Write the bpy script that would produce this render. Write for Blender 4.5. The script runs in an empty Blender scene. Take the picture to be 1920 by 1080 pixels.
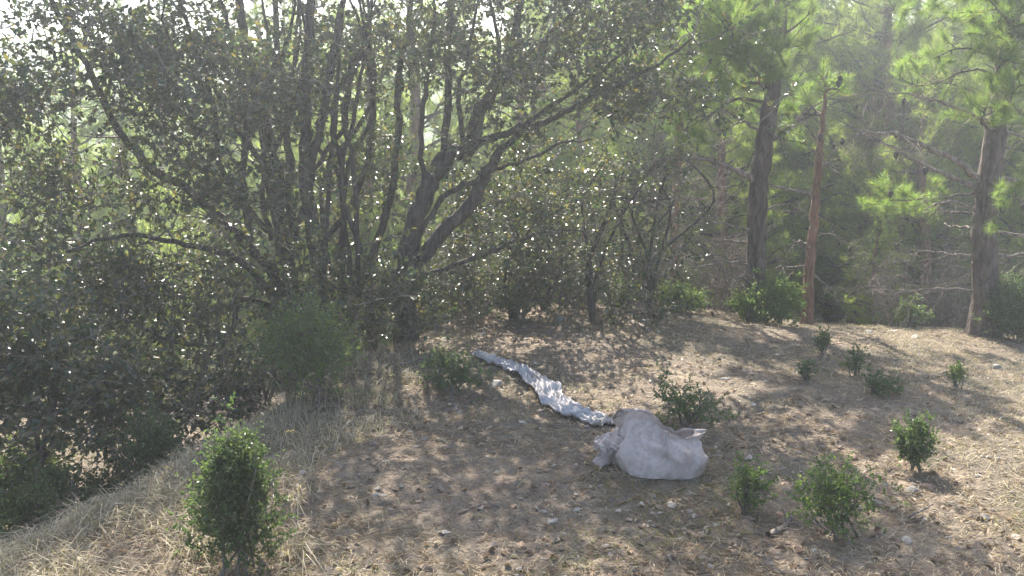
import bpy, math, random
import numpy as np
from mathutils import Vector

R = math.radians
rng = np.random.default_rng(7)
random.seed(7)
scene = bpy.context.scene
col = scene.collection

# ------------------------------------------------------------------ camera, sky, sun, exposure
CAM_Z, PITCH, FPX = 1.70, R(10.0), 1663.0
cd = bpy.data.cameras.new('camera')
cd.sensor_width = 36.0
cd.lens = FPX / 1920.0 * 36.0
cd.clip_start, cd.clip_end = 0.05, 2000.0
cam = bpy.data.objects.new('camera', cd)
cam.location = (0, 0, CAM_Z)
cam.rotation_euler = (R(90) - PITCH, 0, 0)
col.objects.link(cam)
scene.camera = cam

SUN_AZ, SUN_EL = R(-6.0), R(42.0)
w = bpy.data.worlds.new('World')
scene.world = w
w.use_nodes = True
nt = w.node_tree
bg = nt.nodes['Background']
sky = nt.nodes.new('ShaderNodeTexSky')
sky.sky_type = 'NISHITA'
sky.sun_disc = False
sky.sun_elevation, sky.sun_rotation = SUN_EL, SUN_AZ
sky.dust_density = 2.0
nt.links.new(sky.outputs[0], bg.inputs[0])
bg.inputs[1].default_value = 0.09
sd = bpy.data.lights.new('sun', 'SUN')
sd.energy, sd.angle, sd.color = 5.0, R(0.55), (1.0, 0.935, 0.82)
sun = bpy.data.objects.new('sun', sd)
sv = Vector((math.sin(SUN_AZ) * math.cos(SUN_EL), math.cos(SUN_AZ) * math.cos(SUN_EL), math.sin(SUN_EL)))
sun.rotation_euler = sv.to_track_quat('Z', 'Y').to_euler()
sun.location = sv * 40
col.objects.link(sun)
scene.view_settings.view_transform = 'Standard'
scene.view_settings.look = 'None'
scene.view_settings.exposure = 1.98
scene.view_settings.gamma = 1.0
scene.cycles.max_bounces = 7
scene.cycles.diffuse_bounces = 3
scene.cycles.glossy_bounces = 2
scene.cycles.transmission_bounces = 3
scene.cycles.volume_bounces = 1
scene.cycles.use_denoising = True
HAZE_DENSITY = 0.005  # denser than the distant haze alone, to imitate the lens glare veil

# ------------------------------------------------------------------ helpers
def link(o):
    col.objects.link(o)
    return o

def tag(o, label=None, cat=None, group=None, kind=None):
    if label: o['label'] = label
    if cat: o['category'] = cat
    if group: o['group'] = group
    if kind: o['kind'] = kind
    return o

def empty(name, loc, label, cat, group=None):
    o = bpy.data.objects.new(name, None)
    o.empty_display_size = 0.1
    o.location = loc
    link(o)
    return tag(o, label, cat, group)

class MB:
    """collects faces with 3 or 4 corners, builds one mesh"""
    def __init__(s):
        s.v, s.f3, s.f4, s.n = [], [], [], 0
    def add(s, v, f3=None, f4=None):
        v = np.asarray(v, dtype=np.float64).reshape(-1, 3)
        if f3 is not None and len(f3): s.f3.append(np.asarray(f3, dtype=np.int64) + s.n)
        if f4 is not None and len(f4): s.f4.append(np.asarray(f4, dtype=np.int64) + s.n)
        s.v.append(v)
        s.n += len(v)
    def mesh(s, name, smooth=False, origin=(0, 0, 0)):
        v = np.concatenate(s.v) - np.asarray(origin)
        f3 = np.concatenate(s.f3) if s.f3 else np.zeros((0, 3), int)
        f4 = np.concatenate(s.f4) if s.f4 else np.zeros((0, 4), int)
        me = bpy.data.meshes.new(name)
        me.vertices.add(len(v))
        me.vertices.foreach_set('co', v.astype(np.float32).ravel())
        me.loops.add(f3.size + f4.size)
        me.loops.foreach_set('vertex_index', np.concatenate([f3.ravel(), f4.ravel()]).astype(np.int32))
        me.polygons.add(len(f3) + len(f4))
        tot = np.concatenate([np.full(len(f3), 3), np.full(len(f4), 4)]).astype(np.int32)
        st = np.concatenate([[0], np.cumsum(tot)[:-1]]).astype(np.int32)
        me.polygons.foreach_set('loop_start', st)
        me.polygons.foreach_set('loop_total', tot)
        me.polygons.foreach_set('use_smooth', np.full(len(tot), smooth))
        me.update(calc_edges=True)
        return me
    def build(s, name, mat, parent=None, smooth=False, origin=(0, 0, 0)):
        me = s.mesh(name, smooth, origin)
        me.materials.append(mat)
        o = bpy.data.objects.new(name, me)
        link(o)
        if parent is not None: o.parent = parent
        else: o.location = origin
        return o

def unit(a):
    a = np.asarray(a, float)
    return a / np.maximum(np.linalg.norm(a, axis=-1, keepdims=True), 1e-9)

def perp(d):
    d = unit(d)
    ref = np.where(np.abs(d[..., 2:3]) < 0.9, np.array([0, 0, 1.0]), np.array([1.0, 0, 0]))
    a = unit(np.cross(d, ref))
    return a, np.cross(d, a)

def spline(pts, n):
    """Catmull-Rom through rows of (x, y, z, radius)"""
    p = np.asarray(pts, float)
    p = np.vstack([2 * p[0] - p[1], p, 2 * p[-1] - p[-2]])
    out = []
    for i in range(1, len(p) - 2):
        t = np.linspace(0, 1, n, endpoint=False)[:, None]
        a, b, c, d = p[i - 1], p[i], p[i + 1], p[i + 2]
        out.append(0.5 * (2 * b + (c - a) * t + (2 * a - 5 * b + 4 * c - d) * t ** 2 + (3 * b - a - 3 * c + d) * t ** 3))
    out.append(p[-2][None])
    return np.vstack(out)

def tube(mb, pts, rad, sides=6, lump=0.0, r=None):
    pts = np.asarray(pts, float)
    rad = np.asarray(rad, float)
    n = len(pts)
    d = np.gradient(pts, axis=0)
    a, b = perp(d)
    for i in range(1, n):                      # keep the frame from flipping
        if np.dot(a[i], a[i - 1]) < 0: a[i], b[i] = -a[i], -b[i]
    th = np.arange(sides) * 2 * math.pi / sides
    rr = rad[:, None] * (1 + (lump * (rng if r is None else r).uniform(-1, 1, (n, sides)) if lump else 0))
    v = pts[:, None] + rr[..., None] * (np.cos(th)[None, :, None] * a[:, None] + np.sin(th)[None, :, None] * b[:, None])
    i = np.arange(n - 1)[:, None] * sides
    j = np.arange(sides)[None]
    k = (j + 1) % sides
    f = np.stack([i + j, i + k, i + sides + k, i + sides + j], -1).reshape(-1, 4)
    v = np.vstack([v.reshape(-1, 3), pts[-1:] + d[-1:] * 0.02])
    tip = len(v) - 1
    f3 = np.stack([(n - 1) * sides + j[0], (n - 1) * sides + k[0], np.full(sides, tip)], -1)
    mb.add(v, f3, f)

def leaves(mb, pos, d, nrm, ln, wd, fold=0.25, curl=0.15):
    """broad leaves, each two quads folded along the midrib"""
    d = unit(d)
    side = unit(np.cross(d, nrm))
    up = np.cross(side, d)
    L, W = ln[:, None], wd[:, None]
    def pt(s, t, h): return pos + side * W * s + d * L * t + up * (W * h)
    f = fold
    v = np.stack([pt(0, 0, 0), pt(-.46, .3, f), pt(-.42, .68, f - curl), pt(0, 1, -2 * curl), pt(.42, .68, f - curl), pt(.46, .3, f)], 1)
    b = np.arange(len(pos))[:, None] * 6
    f4 = np.concatenate([b + np.array([[0, 3, 2, 1]]), b + np.array([[0, 5, 4, 3]])])
    mb.add(v.reshape(-1, 3), None, f4)

def needles(mb, pos, d, ln, wd):
    d = unit(d)
    a, b = perp(d)
    th = rng.uniform(0, math.pi, len(pos))[:, None]
    s = a * np.cos(th) + b * np.sin(th)
    v = np.stack([pos - s * wd / 2, pos + s * wd / 2, pos + d * ln[:, None]], 1)
    n = len(pos)
    mb.add(v.reshape(-1, 3), np.arange(n * 3).reshape(n, 3))

def rdir(n, r=None):
    return unit((rng if r is None else r).normal(size=(n, 3)))

# terrain ------------------------------------------------------------------
def sstep(a, b, x):
    t = np.clip((x - a) / (b - a), 0, 1)
    return t * t * (3 - 2 * t)

def gz(x, y):
    x = np.asarray(x, float); y = np.asarray(y, float)
    z = 0.022 * np.sin(1.7 * x + .6 * y) + 0.018 * np.sin(2.9 * y - 1.3 * x + 1) + 0.009 * np.sin(6.1 * x + 2.2) * np.sin(5.3 * y)
    z = z + .006 * np.sin(13 * x + 3 * y) * np.sin(11 * y - 4 * x)
    t = np.clip(y - 6.6 - 0.03 * x, 0, 3.0)
    z = z - 0.02 * t * t
    q = np.clip(y - 9.3 - 0.1 * np.sin(x * 1.3), 0, None)
    z = z - 8.5 * (1 - np.exp(-q * 0.036))* sstep(0, 1.5, q)
    z = z - .085 * np.clip(x - 1.3 - .1 * np.sin(y), 0, 6) * sstep(3.5, 8, y)
    s = (x + 1.93) * -0.958 + (y - 3.57) * 0.285
    s = np.clip(s, 0, None)
    z = z - 1.15 * (1 - np.exp(-(s ** 1.3) * 0.85))
    hill = sstep(30, 112, y + 0.12 * np.abs(x))
    z = z + hill * (18.2 + 1.0 * np.sin(x * 0.041 + 1.0) + .7 * np.sin(x * 0.113))
    return z

def P(px, py, y):
    """the point at distance y ahead on the line through a pixel"""
    u, v = (px - 960) / FPX, (540 - py) / FPX
    dy = math.cos(PITCH) + v * math.sin(PITCH)
    dz = -math.sin(PITCH) + v * math.cos(PITCH)
    t = y / dy
    return np.array([u * t, y, CAM_Z + dz * t])

def G(px, py):
    """where the line through a pixel meets the ground"""
    y = 1.5
    while y < 40:
        p = P(px, py, y)
        if p[2] <= gz(p[0], p[1]): break
        y += 0.01
    return np.array([p[0], p[1], float(gz(p[0], p[1]))])

# ------------------------------------------------------------------ materials
def mat(name):
    m = bpy.data.materials.new(name)
    m.use_nodes = True
    t = m.node_tree
    return m, t, t.nodes['Principled BSDF'], t.nodes['Material Output']

def node(t, kind, **kw):
    n = t.nodes.new(kind)
    for k, v in kw.items():
        if k.startswith('i_'):
            n.inputs[int(k[2:]) if k[2:].isdigit() else k[2:]].default_value = v
        else: setattr(n, k, v)
    return n

def ramp(t, stops, src=None):
    r = t.nodes.new('ShaderNodeValToRGB')
    e = r.color_ramp.elements
    while len(e) > 1: e.remove(e[-1])
    e[0].position, e[0].color = stops[0][0], (*stops[0][1], 1)
    for p, c in stops[1:]:
        k = e.new(p); k.color = (*c, 1)
    if src is not None: t.links.new(src, r.inputs[0])
    return r

def leaf_mat(name, stops, trans, rough=0.4, tint=1.6, spec=0.5):
    m, t, b, out = mat(name)
    g = node(t, 'ShaderNodeNewGeometry')
    r = ramp(t, stops, g.outputs['Random Per Island'])
    t.links.new(r.outputs[0], b.inputs['Base Color'])
    b.inputs['Roughness'].default_value = rough
    b.inputs['Specular IOR Level'].default_value = spec
    tr = node(t, 'ShaderNodeBsdfTranslucent')
    mul = node(t, 'ShaderNodeMix', data_type='RGBA', blend_type='MULTIPLY')
    mul.inputs[0].default_value = 1.0
    t.links.new(r.outputs[0], mul.inputs[6])
    mul.inputs[7].default_value = (tint * 1.02, tint * 1.1, tint * 0.58, 1)
    t.links.new(mul.outputs[2], tr.inputs[0])
    mx = node(t, 'ShaderNodeMixShader')
    mx.inputs[0].default_value = trans
    t.links.new(b.outputs[0], mx.inputs[1])
    t.links.new(tr.outputs[0], mx.inputs[2])
    t.links.new(mx.outputs[0], out.inputs[0])
    return m

def bark_mat(name, c1, c2, scale=18.0, bump=0.6):
    m, t, b, out = mat(name)
    tc = node(t, 'ShaderNodeTexCoord')
    mp = node(t, 'ShaderNodeMapping')
    mp.inputs['Scale'].default_value = (1, 1, 0.35)
    t.links.new(tc.outputs['Object'], mp.inputs[0])
    n1 = node(t, 'ShaderNodeTexNoise', i_Scale=scale, i_Detail=6.0)
    vo = node(t, 'ShaderNodeTexVoronoi', i_Scale=scale * 1.6)
    t.links.new(mp.outputs[0], n1.inputs['Vector'])
    t.links.new(mp.outputs[0], vo.inputs['Vector'])
    r = ramp(t, [(.3, c1), (.62, c2), (.8, tuple(min(1, x * 1.5) for x in c2))], n1.outputs[0])
    t.links.new(r.outputs[0], b.inputs['Base Color'])
    b.inputs['Roughness'].default_value = 0.9
    b.inputs['Specular IOR Level'].default_value = 0.2
    mm = node(t, 'ShaderNodeMath', operation='ADD')
    t.links.new(n1.outputs[0], mm.inputs[0]); t.links.new(vo.outputs[0], mm.inputs[1])
    bp = node(t, 'ShaderNodeBump', i_Strength=bump, i_Distance=0.035)
    t.links.new(mm.outputs[0], bp.inputs['Height'])
    t.links.new(bp.outputs[0], b.inputs['Normal'])
    return m

M = {}
M['oak_leaf'] = leaf_mat('oak_leaf', [(0, (.022, .036, .014)), (.5, (.035, .05, .018)), (.74, (.05, .058, .022)), (.86, (.085, .072, .028)), (1, (.12, .095, .042))], .34, .41, 2.4, .9)
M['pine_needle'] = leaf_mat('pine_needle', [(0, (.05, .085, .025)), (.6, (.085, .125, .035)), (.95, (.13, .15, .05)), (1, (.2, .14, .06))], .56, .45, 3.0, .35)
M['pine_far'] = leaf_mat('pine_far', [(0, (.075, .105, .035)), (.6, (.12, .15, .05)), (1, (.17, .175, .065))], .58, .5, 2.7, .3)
M['shrub_leaf'] = leaf_mat('shrub_leaf', [(0, (.045, .072, .033)), (.6, (.072, .105, .046)), (1, (.12, .15, .075))], .4, .45, 2.0, .4)
M['fresh_leaf'] = leaf_mat('fresh_leaf', [(0, (.06, .1, .035)), (.6, (.1, .145, .055)), (1, (.16, .185, .075))], .42, .45, 2.0, .35)
M['straw'] = leaf_mat('straw', [(0, (.2, .16, .115)), (.5, (.36, .3, .21)), (1, (.56, .48, .36))], .3, .6, 1.1, .2)
M['green_grass'] = leaf_mat('green_grass', [(0, (.1, .12, .035)), (.6, (.16, .17, .05)), (1, (.28, .25, .1))], .35, .6, 1.6, .2)
M['dead_leaf'] = leaf_mat('dead_leaf', [(0, (.1, .065, .04)), (.45, (.2, .13, .08)), (.8, (.33, .22, .14)), (1, (.48, .4, .3))], .12, .6, 1.2, .25)
M['dead_needle'] = leaf_mat('dead_needle', [(0, (.15, .09, .05)), (.6, (.27, .18, .1)), (1, (.4, .31, .2))], .1, .6, 1.2, .2)
M['oak_bark'] = bark_mat('oak_bark', (.035, .028, .024), (.09, .075, .066), 22)
M['twig'] = bark_mat('twig', (.09, .075, .065), (.19, .165, .145), 40, .3)
M['pine_bark'] = bark_mat('pine_bark', (.035, .027, .023), (.14, .108, .09), 16, 1.0)
M['red_bark'] = bark_mat('red_bark', (.1, .055, .036), (.26, .15, .1), 14, .8)
M['dead_wood'] = bark_mat('dead_wood', (.1, .08, .068), (.25, .205, .175), 26, .4)

def ground_mat():
    m, t, b, out = mat('forest_floor')
    tc = node(t, 'ShaderNodeTexCoord')
    big = node(t, 'ShaderNodeTexNoise', i_Scale=.9, i_Detail=5.0, i_Roughness=.6)
    mid = node(t, 'ShaderNodeTexNoise', i_Scale=9.0, i_Detail=7.0, i_Roughness=.7)
    fine = node(t, 'ShaderNodeTexNoise', i_Scale=85.0, i_Detail=4.0, i_Roughness=.7)
    vor = node(t, 'ShaderNodeTexVoronoi', i_Scale=38.0)
    for n in (big, mid, fine, vor): t.links.new(tc.outputs['Object'], n.inputs['Vector'])
    r1 = ramp(t, [(.32, (.085, .068, .056)), (.5, (.165, .13, .105)), (.68, (.3, .245, .185))], mid.outputs[0])
    r2 = ramp(t, [(.36, (.085, .085, .055)), (.46, (.15, .13, .1)), (.56, (.22, .175, .135)), (.66, (.36, .295, .21))], big.outputs[0])
    mx = node(t, 'ShaderNodeMix', data_type='RGBA'); mx.inputs[0].default_value = .5
    t.links.new(r1.outputs[0], mx.inputs[6]); t.links.new(r2.outputs[0], mx.inputs[7])
    r3 = ramp(t, [(.25, (.45, .42, .4)), (.5, (1, 1, 1)), (.72, (1.35, 1.3, 1.2))], fine.outputs[0])
    mu = node(t, 'ShaderNodeMix', data_type='RGBA', blend_type='MULTIPLY'); mu.inputs[0].default_value = 1
    t.links.new(mx.outputs[2], mu.inputs[6]); t.links.new(r3.outputs[0], mu.inputs[7])
    # far slopes are scrub green
    sx = node(t, 'ShaderNodeSeparateXYZ'); t.links.new(tc.outputs['Object'], sx.inputs[0])
    mr = node(t, 'ShaderNodeMapRange'); mr.inputs[1].default_value = 10.5; mr.inputs[2].default_value = 22
    t.links.new(sx.outputs[1], mr.inputs[0])
    mf = node(t, 'ShaderNodeMix', data_type='RGBA')
    t.links.new(mr.outputs[0], mf.inputs[0]); t.links.new(mu.outputs[2], mf.inputs[6])
    rg = ramp(t, [(.35, (.06, .08, .03)), (.65, (.17, .16, .07))], big.outputs[0])
    t.links.new(rg.outputs[0], mf.inputs[7])
    t.links.new(mf.outputs[2], b.inputs['Base Color'])
    b.inputs['Roughness'].default_value = .95
    b.inputs['Specular IOR Level'].default_value = .15
    ad = node(t, 'ShaderNodeMath', operation='MULTIPLY_ADD'); ad.inputs[1].default_value = .5
    t.links.new(fine.outputs[0], ad.inputs[0]); t.links.new(mid.outputs[0], ad.inputs[2])
    a2 = node(t, 'ShaderNodeMath', operation='MULTIPLY_ADD'); a2.inputs[1].default_value = -.35
    t.links.new(vor.outputs[0], a2.inputs[0]); t.links.new(ad.outputs[0], a2.inputs[2])
    bp = node(t, 'ShaderNodeBump', i_Strength=.8, i_Distance=.035)
    t.links.new(a2.outputs[0], bp.inputs['Height']); t.links.new(bp.outputs[0], b.inputs['Normal'])
    return m
M['ground'] = ground_mat()

def stone_mat(name, c1, c2):
    m, t, b, out = mat(name)
    tc = node(t, 'ShaderNodeTexCoord')
    oi = node(t, 'ShaderNodeObjectInfo')
    n1 = node(t, 'ShaderNodeTexNoise', i_Scale=14.0, i_Detail=8.0, i_Roughness=.7)
    t.links.new(tc.outputs['Object'], n1.inputs['Vector'])
    r = ramp(t, [(.3, c1), (.7, c2)], n1.outputs[0])
    hs = node(t, 'ShaderNodeHueSaturation')
    mr = node(t, 'ShaderNodeMapRange'); mr.inputs[3].default_value = .6; mr.inputs[4].default_value = 1.2
    t.links.new(oi.outputs['Random'], mr.inputs[0]); t.links.new(mr.outputs[0], hs.inputs['Value'])
    t.links.new(r.outputs[0], hs.inputs['Color']); t.links.new(hs.outputs[0], b.inputs['Base Color'])
    b.inputs['Roughness'].default_value = .85
    bp = node(t, 'ShaderNodeBump', i_Strength=.5, i_Distance=.01)
    t.links.new(n1.outputs[0], bp.inputs['Height']); t.links.new(bp.outputs[0], b.inputs['Normal'])
    return m
M['stone'] = stone_mat('pale_stone', (.2, .18, .155), (.38, .345, .3))
M['rust_stone'] = stone_mat('rust_stone', (.24, .15, .1), (.4, .26, .18))
M['gravel'] = leaf_mat('gravel', [(0, (.13, .1, .08)), (.5, (.24, .19, .15)), (.8, (.32, .22, .15)), (1, (.45, .4, .35))], 0.0, .85, 1, .2)

def cloth_mat(name, c1, c2, dirt, tr=.15):
    m, t, b, out = mat(name)
    tc = node(t, 'ShaderNodeTexCoord')
    n1 = node(t, 'ShaderNodeTexNoise', i_Scale=5.0, i_Detail=6.0, i_Roughness=.65)
    n2 = node(t, 'ShaderNodeTexNoise', i_Scale=42.0, i_Detail=5.0)
    wv = node(t, 'ShaderNodeTexChecker', i_Scale=420.0)
    for n in (n1, n2, wv): t.links.new(tc.outputs['Object'], n.inputs['Vector'])
    r = ramp(t, [(.3, c1), (.5, c2), (.62, tuple((x + y) / 2 for x, y in zip(c2, dirt))), (.72, dirt)], n1.outputs[0])
    r2 = ramp(t, [(.3, (.72, .7, .7)), (.6, (1, 1, 1))], n2.outputs[0])
    mu = node(t, 'ShaderNodeMix', data_type='RGBA', blend_type='MULTIPLY'); mu.inputs[0].default_value = .8
    t.links.new(r.outputs[0], mu.inputs[6]); t.links.new(r2.outputs[0], mu.inputs[7])
    t.links.new(mu.outputs[2], b.inputs['Base Color'])
    b.inputs['Roughness'].default_value = .8
    b.inputs['Specular IOR Level'].default_value = .15
    ad = node(t, 'ShaderNodeMath', operation='MULTIPLY_ADD'); ad.inputs[1].default_value = .25
    t.links.new(wv.outputs[1], ad.inputs[0]); t.links.new(n2.outputs[0], ad.inputs[2])
    bp = node(t, 'ShaderNodeBump', i_Strength=.35, i_Distance=.006)
    t.links.new(ad.outputs[0], bp.inputs['Height']); t.links.new(bp.outputs[0], b.inputs['Normal'])
    tl = node(t, 'ShaderNodeBsdfTranslucent'); t.links.new(mu.outputs[2], tl.inputs[0])
    mx = node(t, 'ShaderNodeMixShader'); mx.inputs[0].default_value = tr
    t.links.new(b.outputs[0], mx.inputs[1]); t.links.new(tl.outputs[0], mx.inputs[2])
    t.links.new(mx.outputs[0], out.inputs[0])
    return m
M['sack'] = cloth_mat('woven_sack', (.5, .425, .395), (.6, .515, .485), (.34, .26, .21), .2)
M['strip'] = cloth_mat('white_fabric', (.58, .56, .57), (.66, .64, .65), (.34, .29, .25), .25)

# ------------------------------------------------------------------ ground
def build_ground():
    def axis(lo, hi, fine_lo, fine_hi, step, grow):
        a = list(np.arange(fine_lo, fine_hi + 1e-6, step))
        s = step
        while a[-1] < hi: s *= grow; a.append(a[-1] + s)
        s = step
        while a[0] > lo: s *= grow; a.insert(0, a[0] - s)
        return np.array(a)
    xs = axis(-150, 150, -4.5, 5.0, .05, 1.12)
    ys = axis(-25, 135, 2.0, 10.5, .05, 1.07)
    X, Y = np.meshgrid(xs, ys)
    Z = gz(X, Y)
    near = np.exp(-((Y - 5) / 7) ** 2)
    Z = Z + near * rng.normal(0, .0065, Z.shape)
    nx, ny = len(xs), len(ys)
    i = np.arange(ny - 1)[:, None] * nx + np.arange(nx - 1)[None]
    f = np.stack([i, i + 1, i + nx + 1, i + nx], -1).reshape(-1, 4)
    mb = MB()
    mb.add(np.stack([X, Y, Z], -1), None, f)
    o = mb.build('ground', M['ground'], smooth=True)
    tag(o, 'stony mound covered in dry litter falling away to wooded valley and hill', None, None, 'structure')
build_ground()

# ------------------------------------------------------------------ woody growth shared by oaks and shrubs
def grow(stems, clusters, r, wood, twig, leafmb, cfg):
    """stems: list of (n,4) arrays; clusters: (n,3) points; each joins its nearest branch"""
    nodes = [s[:, :3] for s in stems]
    for s in stems:
        tube(wood, s[:, :3], s[:, 3], cfg.get('sides', 8), .1, r)
    N = np.vstack(nodes)
    d0 = np.array([np.min(np.sum((N - c) ** 2, 1)) for c in clusters])
    order = np.argsort(d0)
    cap = len(N) + 3 * len(clusters) + 10
    A = np.zeros((cap, 3)); A[:len(N)] = N; n = len(N)
    lp, ld = [], []
    for k in order:
        c = clusters[k]
        dist = np.sum((A[:n] - c) ** 2, 1)
        # prefer a joint that lies lower than the twig
        dist = dist * np.where(A[:n, 2] > c[2], 1.8, 1.0)
        j = int(np.argmin(dist))
        a = A[j]
        L = np.linalg.norm(c - a)
        bend = r.normal(0, .13 * L, 3) + np.array([0, 0, .05 * L])
        m1, m2 = a + (c - a) * .35 + bend, a + (c - a) * .7 + bend * .6
        r0 = cfg['r0'] + cfg['rk'] * L
        tube(twig if r0 < cfg.get('split', .009) else wood, np.array([a, m1, m2, c]), np.array([r0, r0 * .8, r0 * .6, r0 * .4]), 4)
        A[n:n + 3] = m1, m2, c; n += 3
        out = unit(c - a)
        for q in range(cfg['twigs']):
            dd = unit(out * .5 + rdir(1, r)[0] * .9 + np.array([0, 0, cfg.get('up', .2)]))
            tl = r.uniform(*cfg['tl'])
            mid = c + dd * tl * .5 + r.normal(0, .08 * tl, 3)
            end = c + dd * tl
            if cfg.get('twig_geo', True) and r.random() < cfg.get('twig_p', 1.0):
                tube(twig, np.array([c, mid, end]), np.array([1, .8, .5]) * cfg['tr'], 3)
            nl = cfg['nl']
            u = r.uniform(.15, 1.05, nl)[:, None]
            lp.append(c + (mid - c) * np.minimum(u, .5) * 2 + (end - mid) * np.clip(u - .5, 0, 1) * 2)
            ld.append(unit(dd * .6 + rdir(nl, r) * .9))
    lp, ld = np.vstack(lp), np.vstack(ld)
    k = r.random(len(lp)) < cfg.get('keep', 1.0)
    lp, ld = lp[k], ld[k]
    nrm = unit(rdir(len(lp), r) + np.array([0, 0, cfg.get('flat', .7)]))
    ln = r.uniform(*cfg['ll'], len(lp))
    leaves(leafmb, lp, ld, nrm, ln, ln * r.uniform(*cfg.get('lw', (.5, .72)), len(lp)), cfg.get('fold', .25))

def blob(r, c, s, n, inner=0.0):
    """points through an ellipsoid, uneven"""
    high = c[2] > 3.1
    k = max(3, n // (24 if high else 11))
    c0 = rdir(k, r) * (r.uniform(inner, 1, k) ** .45)[:, None] * np.asarray(s)
    p = c0[r.integers(0, k, n)] + r.normal(0, 1, (n, 3)) * ([.24, .24, .15] if high else [.17, .17, .12])
    return np.asarray(c) + p

def stem(pts, rad, y, n=6, r=None, dy=None):
    """pixel polyline at distance y -> (n,4) spline; dy leans it along the view"""
    k = len(pts)
    rr = np.interp(np.linspace(0, 1, k), np.linspace(0, 1, len(rad)), rad)
    yy = np.linspace(0, 1, k) * (dy or 0) + y
    a = np.array([[*P(px, py, yy[i]), rr[i]] for i, (px, py) in enumerate(pts)])
    a = spline(a, n)
    a[:, 3] *= .64
    a[:, :3] += (r or rng).normal(0, .008, (len(a), 3))
    return a

def oak(name, label, stems, blobs, seed, cfg, base):
    r = np.random.default_rng(seed)
    t = empty(name, base, label, 'tree')
    wood, tw, lf = MB(), MB(), MB()
    cl = np.vstack([blob(r, *b) for b in blobs])
    cl = cl[cl[:, 2] > gz(cl[:, 0], cl[:, 1]) + .12]
    grow(stems, cl, r, wood, tw, lf, cfg)
    wood.build('trunk', M['oak_bark'], t, True, base)
    tag(tw.build('twigs', M['twig'], t, True, base), kind='stuff')
    tag(lf.build('crown', M['oak_leaf'], t, False, base), kind='stuff')
    return t

OAK = dict(r0=.0035, rk=.012, twigs=3, tl=(.14, .34), tr=.0034, nl=10, ll=(.022, .058), sides=9, up=.15, twig_p=.95, flat=1.25, fold=.1)

def at(px, py, y, s, n):     # an ellipsoid of leaf clusters centred on the line through a pixel
    return (P(px, py, y), s, n)

ra = np.random.default_rng(11)
Y1 = 7.2
def base_at(x, y): return (x, y, float(gz(x, y)))
def rooted(pts, x, y):       # lower end of a stem runs into the ground
    p = pts.copy()
    foot = np.array([[x, y, float(gz(x, y)) - .08, p[0, 3] * 1.5], [(x + p[0, 0]) / 2, (y + p[0, 1]) / 2, (gz(x, y) + p[0, 2]) / 2, p[0, 3] * 1.15]])
    return np.vstack([foot, p])

b1 = P(562, 640, Y1); b1 = base_at(b1[0], b1[1])
stemsA = [
    rooted(stem([(548, 560), (530, 430), (512, 330), (488, 200), (458, 80), (440, -60), (425, -230)], (.105, .075, .03), Y1, 6, ra), b1[0] - .05, b1[1]),
    rooted(stem([(612, 560), (588, 450), (573, 320), (574, 190), (580, 60), (588, -90), (600, -260)], (.1, .07, .03), Y1 - .1, 6, ra), b1[0] + .12, b1[1] - .1),
    stem([(580, 330), (606, 210), (624, 90), (646, -20), (670, -160)], (.06, .045, .02), Y1 - .1, 5, ra, -.3),
    stem([(545, 470), (543, 330), (534, 200), (518, 80), (516, -60), (520, -200)], (.06, .045, .02), Y1 + .25, 5, ra, .3),
    stem([(560, 590), (500, 500), (430, 425), (345, 352), (280, 312), (222, 240), (160, 120), (105, 15), (60, -80)], (.07, .05, .022), Y1 - .1, 5, ra, -.9),
    stem([(470, 455), (455, 330), (462, 210), (436, 80), (400, -60)], (.045, .035, .015), Y1 - .3, 5, ra, -.4),
    stem([(500, 320), (440, 230), (380, 120), (330, -30)], (.04, .03, .015), Y1, 5, ra, -.6),
    stem([(520, 560), (430, 480), (330, 455), (230, 440), (120, 470)], (.045, .03, .012), Y1 - .2, 5, ra, -1.3),
    stem([(545, 600), (460, 560), (420, 640), (330, 640), (230, 600)], (.04, .028, .01), Y1 - .2, 5, ra, -1.2),
    stem([(520, 440), (495, 300), (505, 170), (545, 60), (560, -80)], (.04, .03, .012), Y1 + .1, 5, ra, .2),
    stem([(560, 420), (600, 300), (650, 230), (660, 100), (720, -40)], (.035, .028, .012), Y1, 5, ra, .3),
    stem([(500, 430), (420, 330), (400, 200), (370, 90), (300, -40)], (.04, .03, .012), Y1 - .1, 5, ra, -.4),
    stem([(590, 470), (650, 400), (690, 300), (700, 160), (690, 20), (700, -120)], (.05, .035, .015), Y1 + .3, 5, ra, .5),
]
for k in range(11):                      # thin upright stems that crowd the clump
    x0 = ra.uniform(470, 690); x1 = x0 + ra.uniform(-60, 70)
    q = [(x0, ra.uniform(430, 560)), (x0 + ra.normal(0, 16), 340), (x1 + ra.normal(0, 18), 200), (x1 + ra.normal(0, 22), 60), (x1 + ra.normal(0, 40), -100)]
    stemsA.append(stem(q, (.034, .026, .01), Y1 + ra.uniform(-.35, .5), 5, ra, ra.normal(0, .3)))
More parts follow.
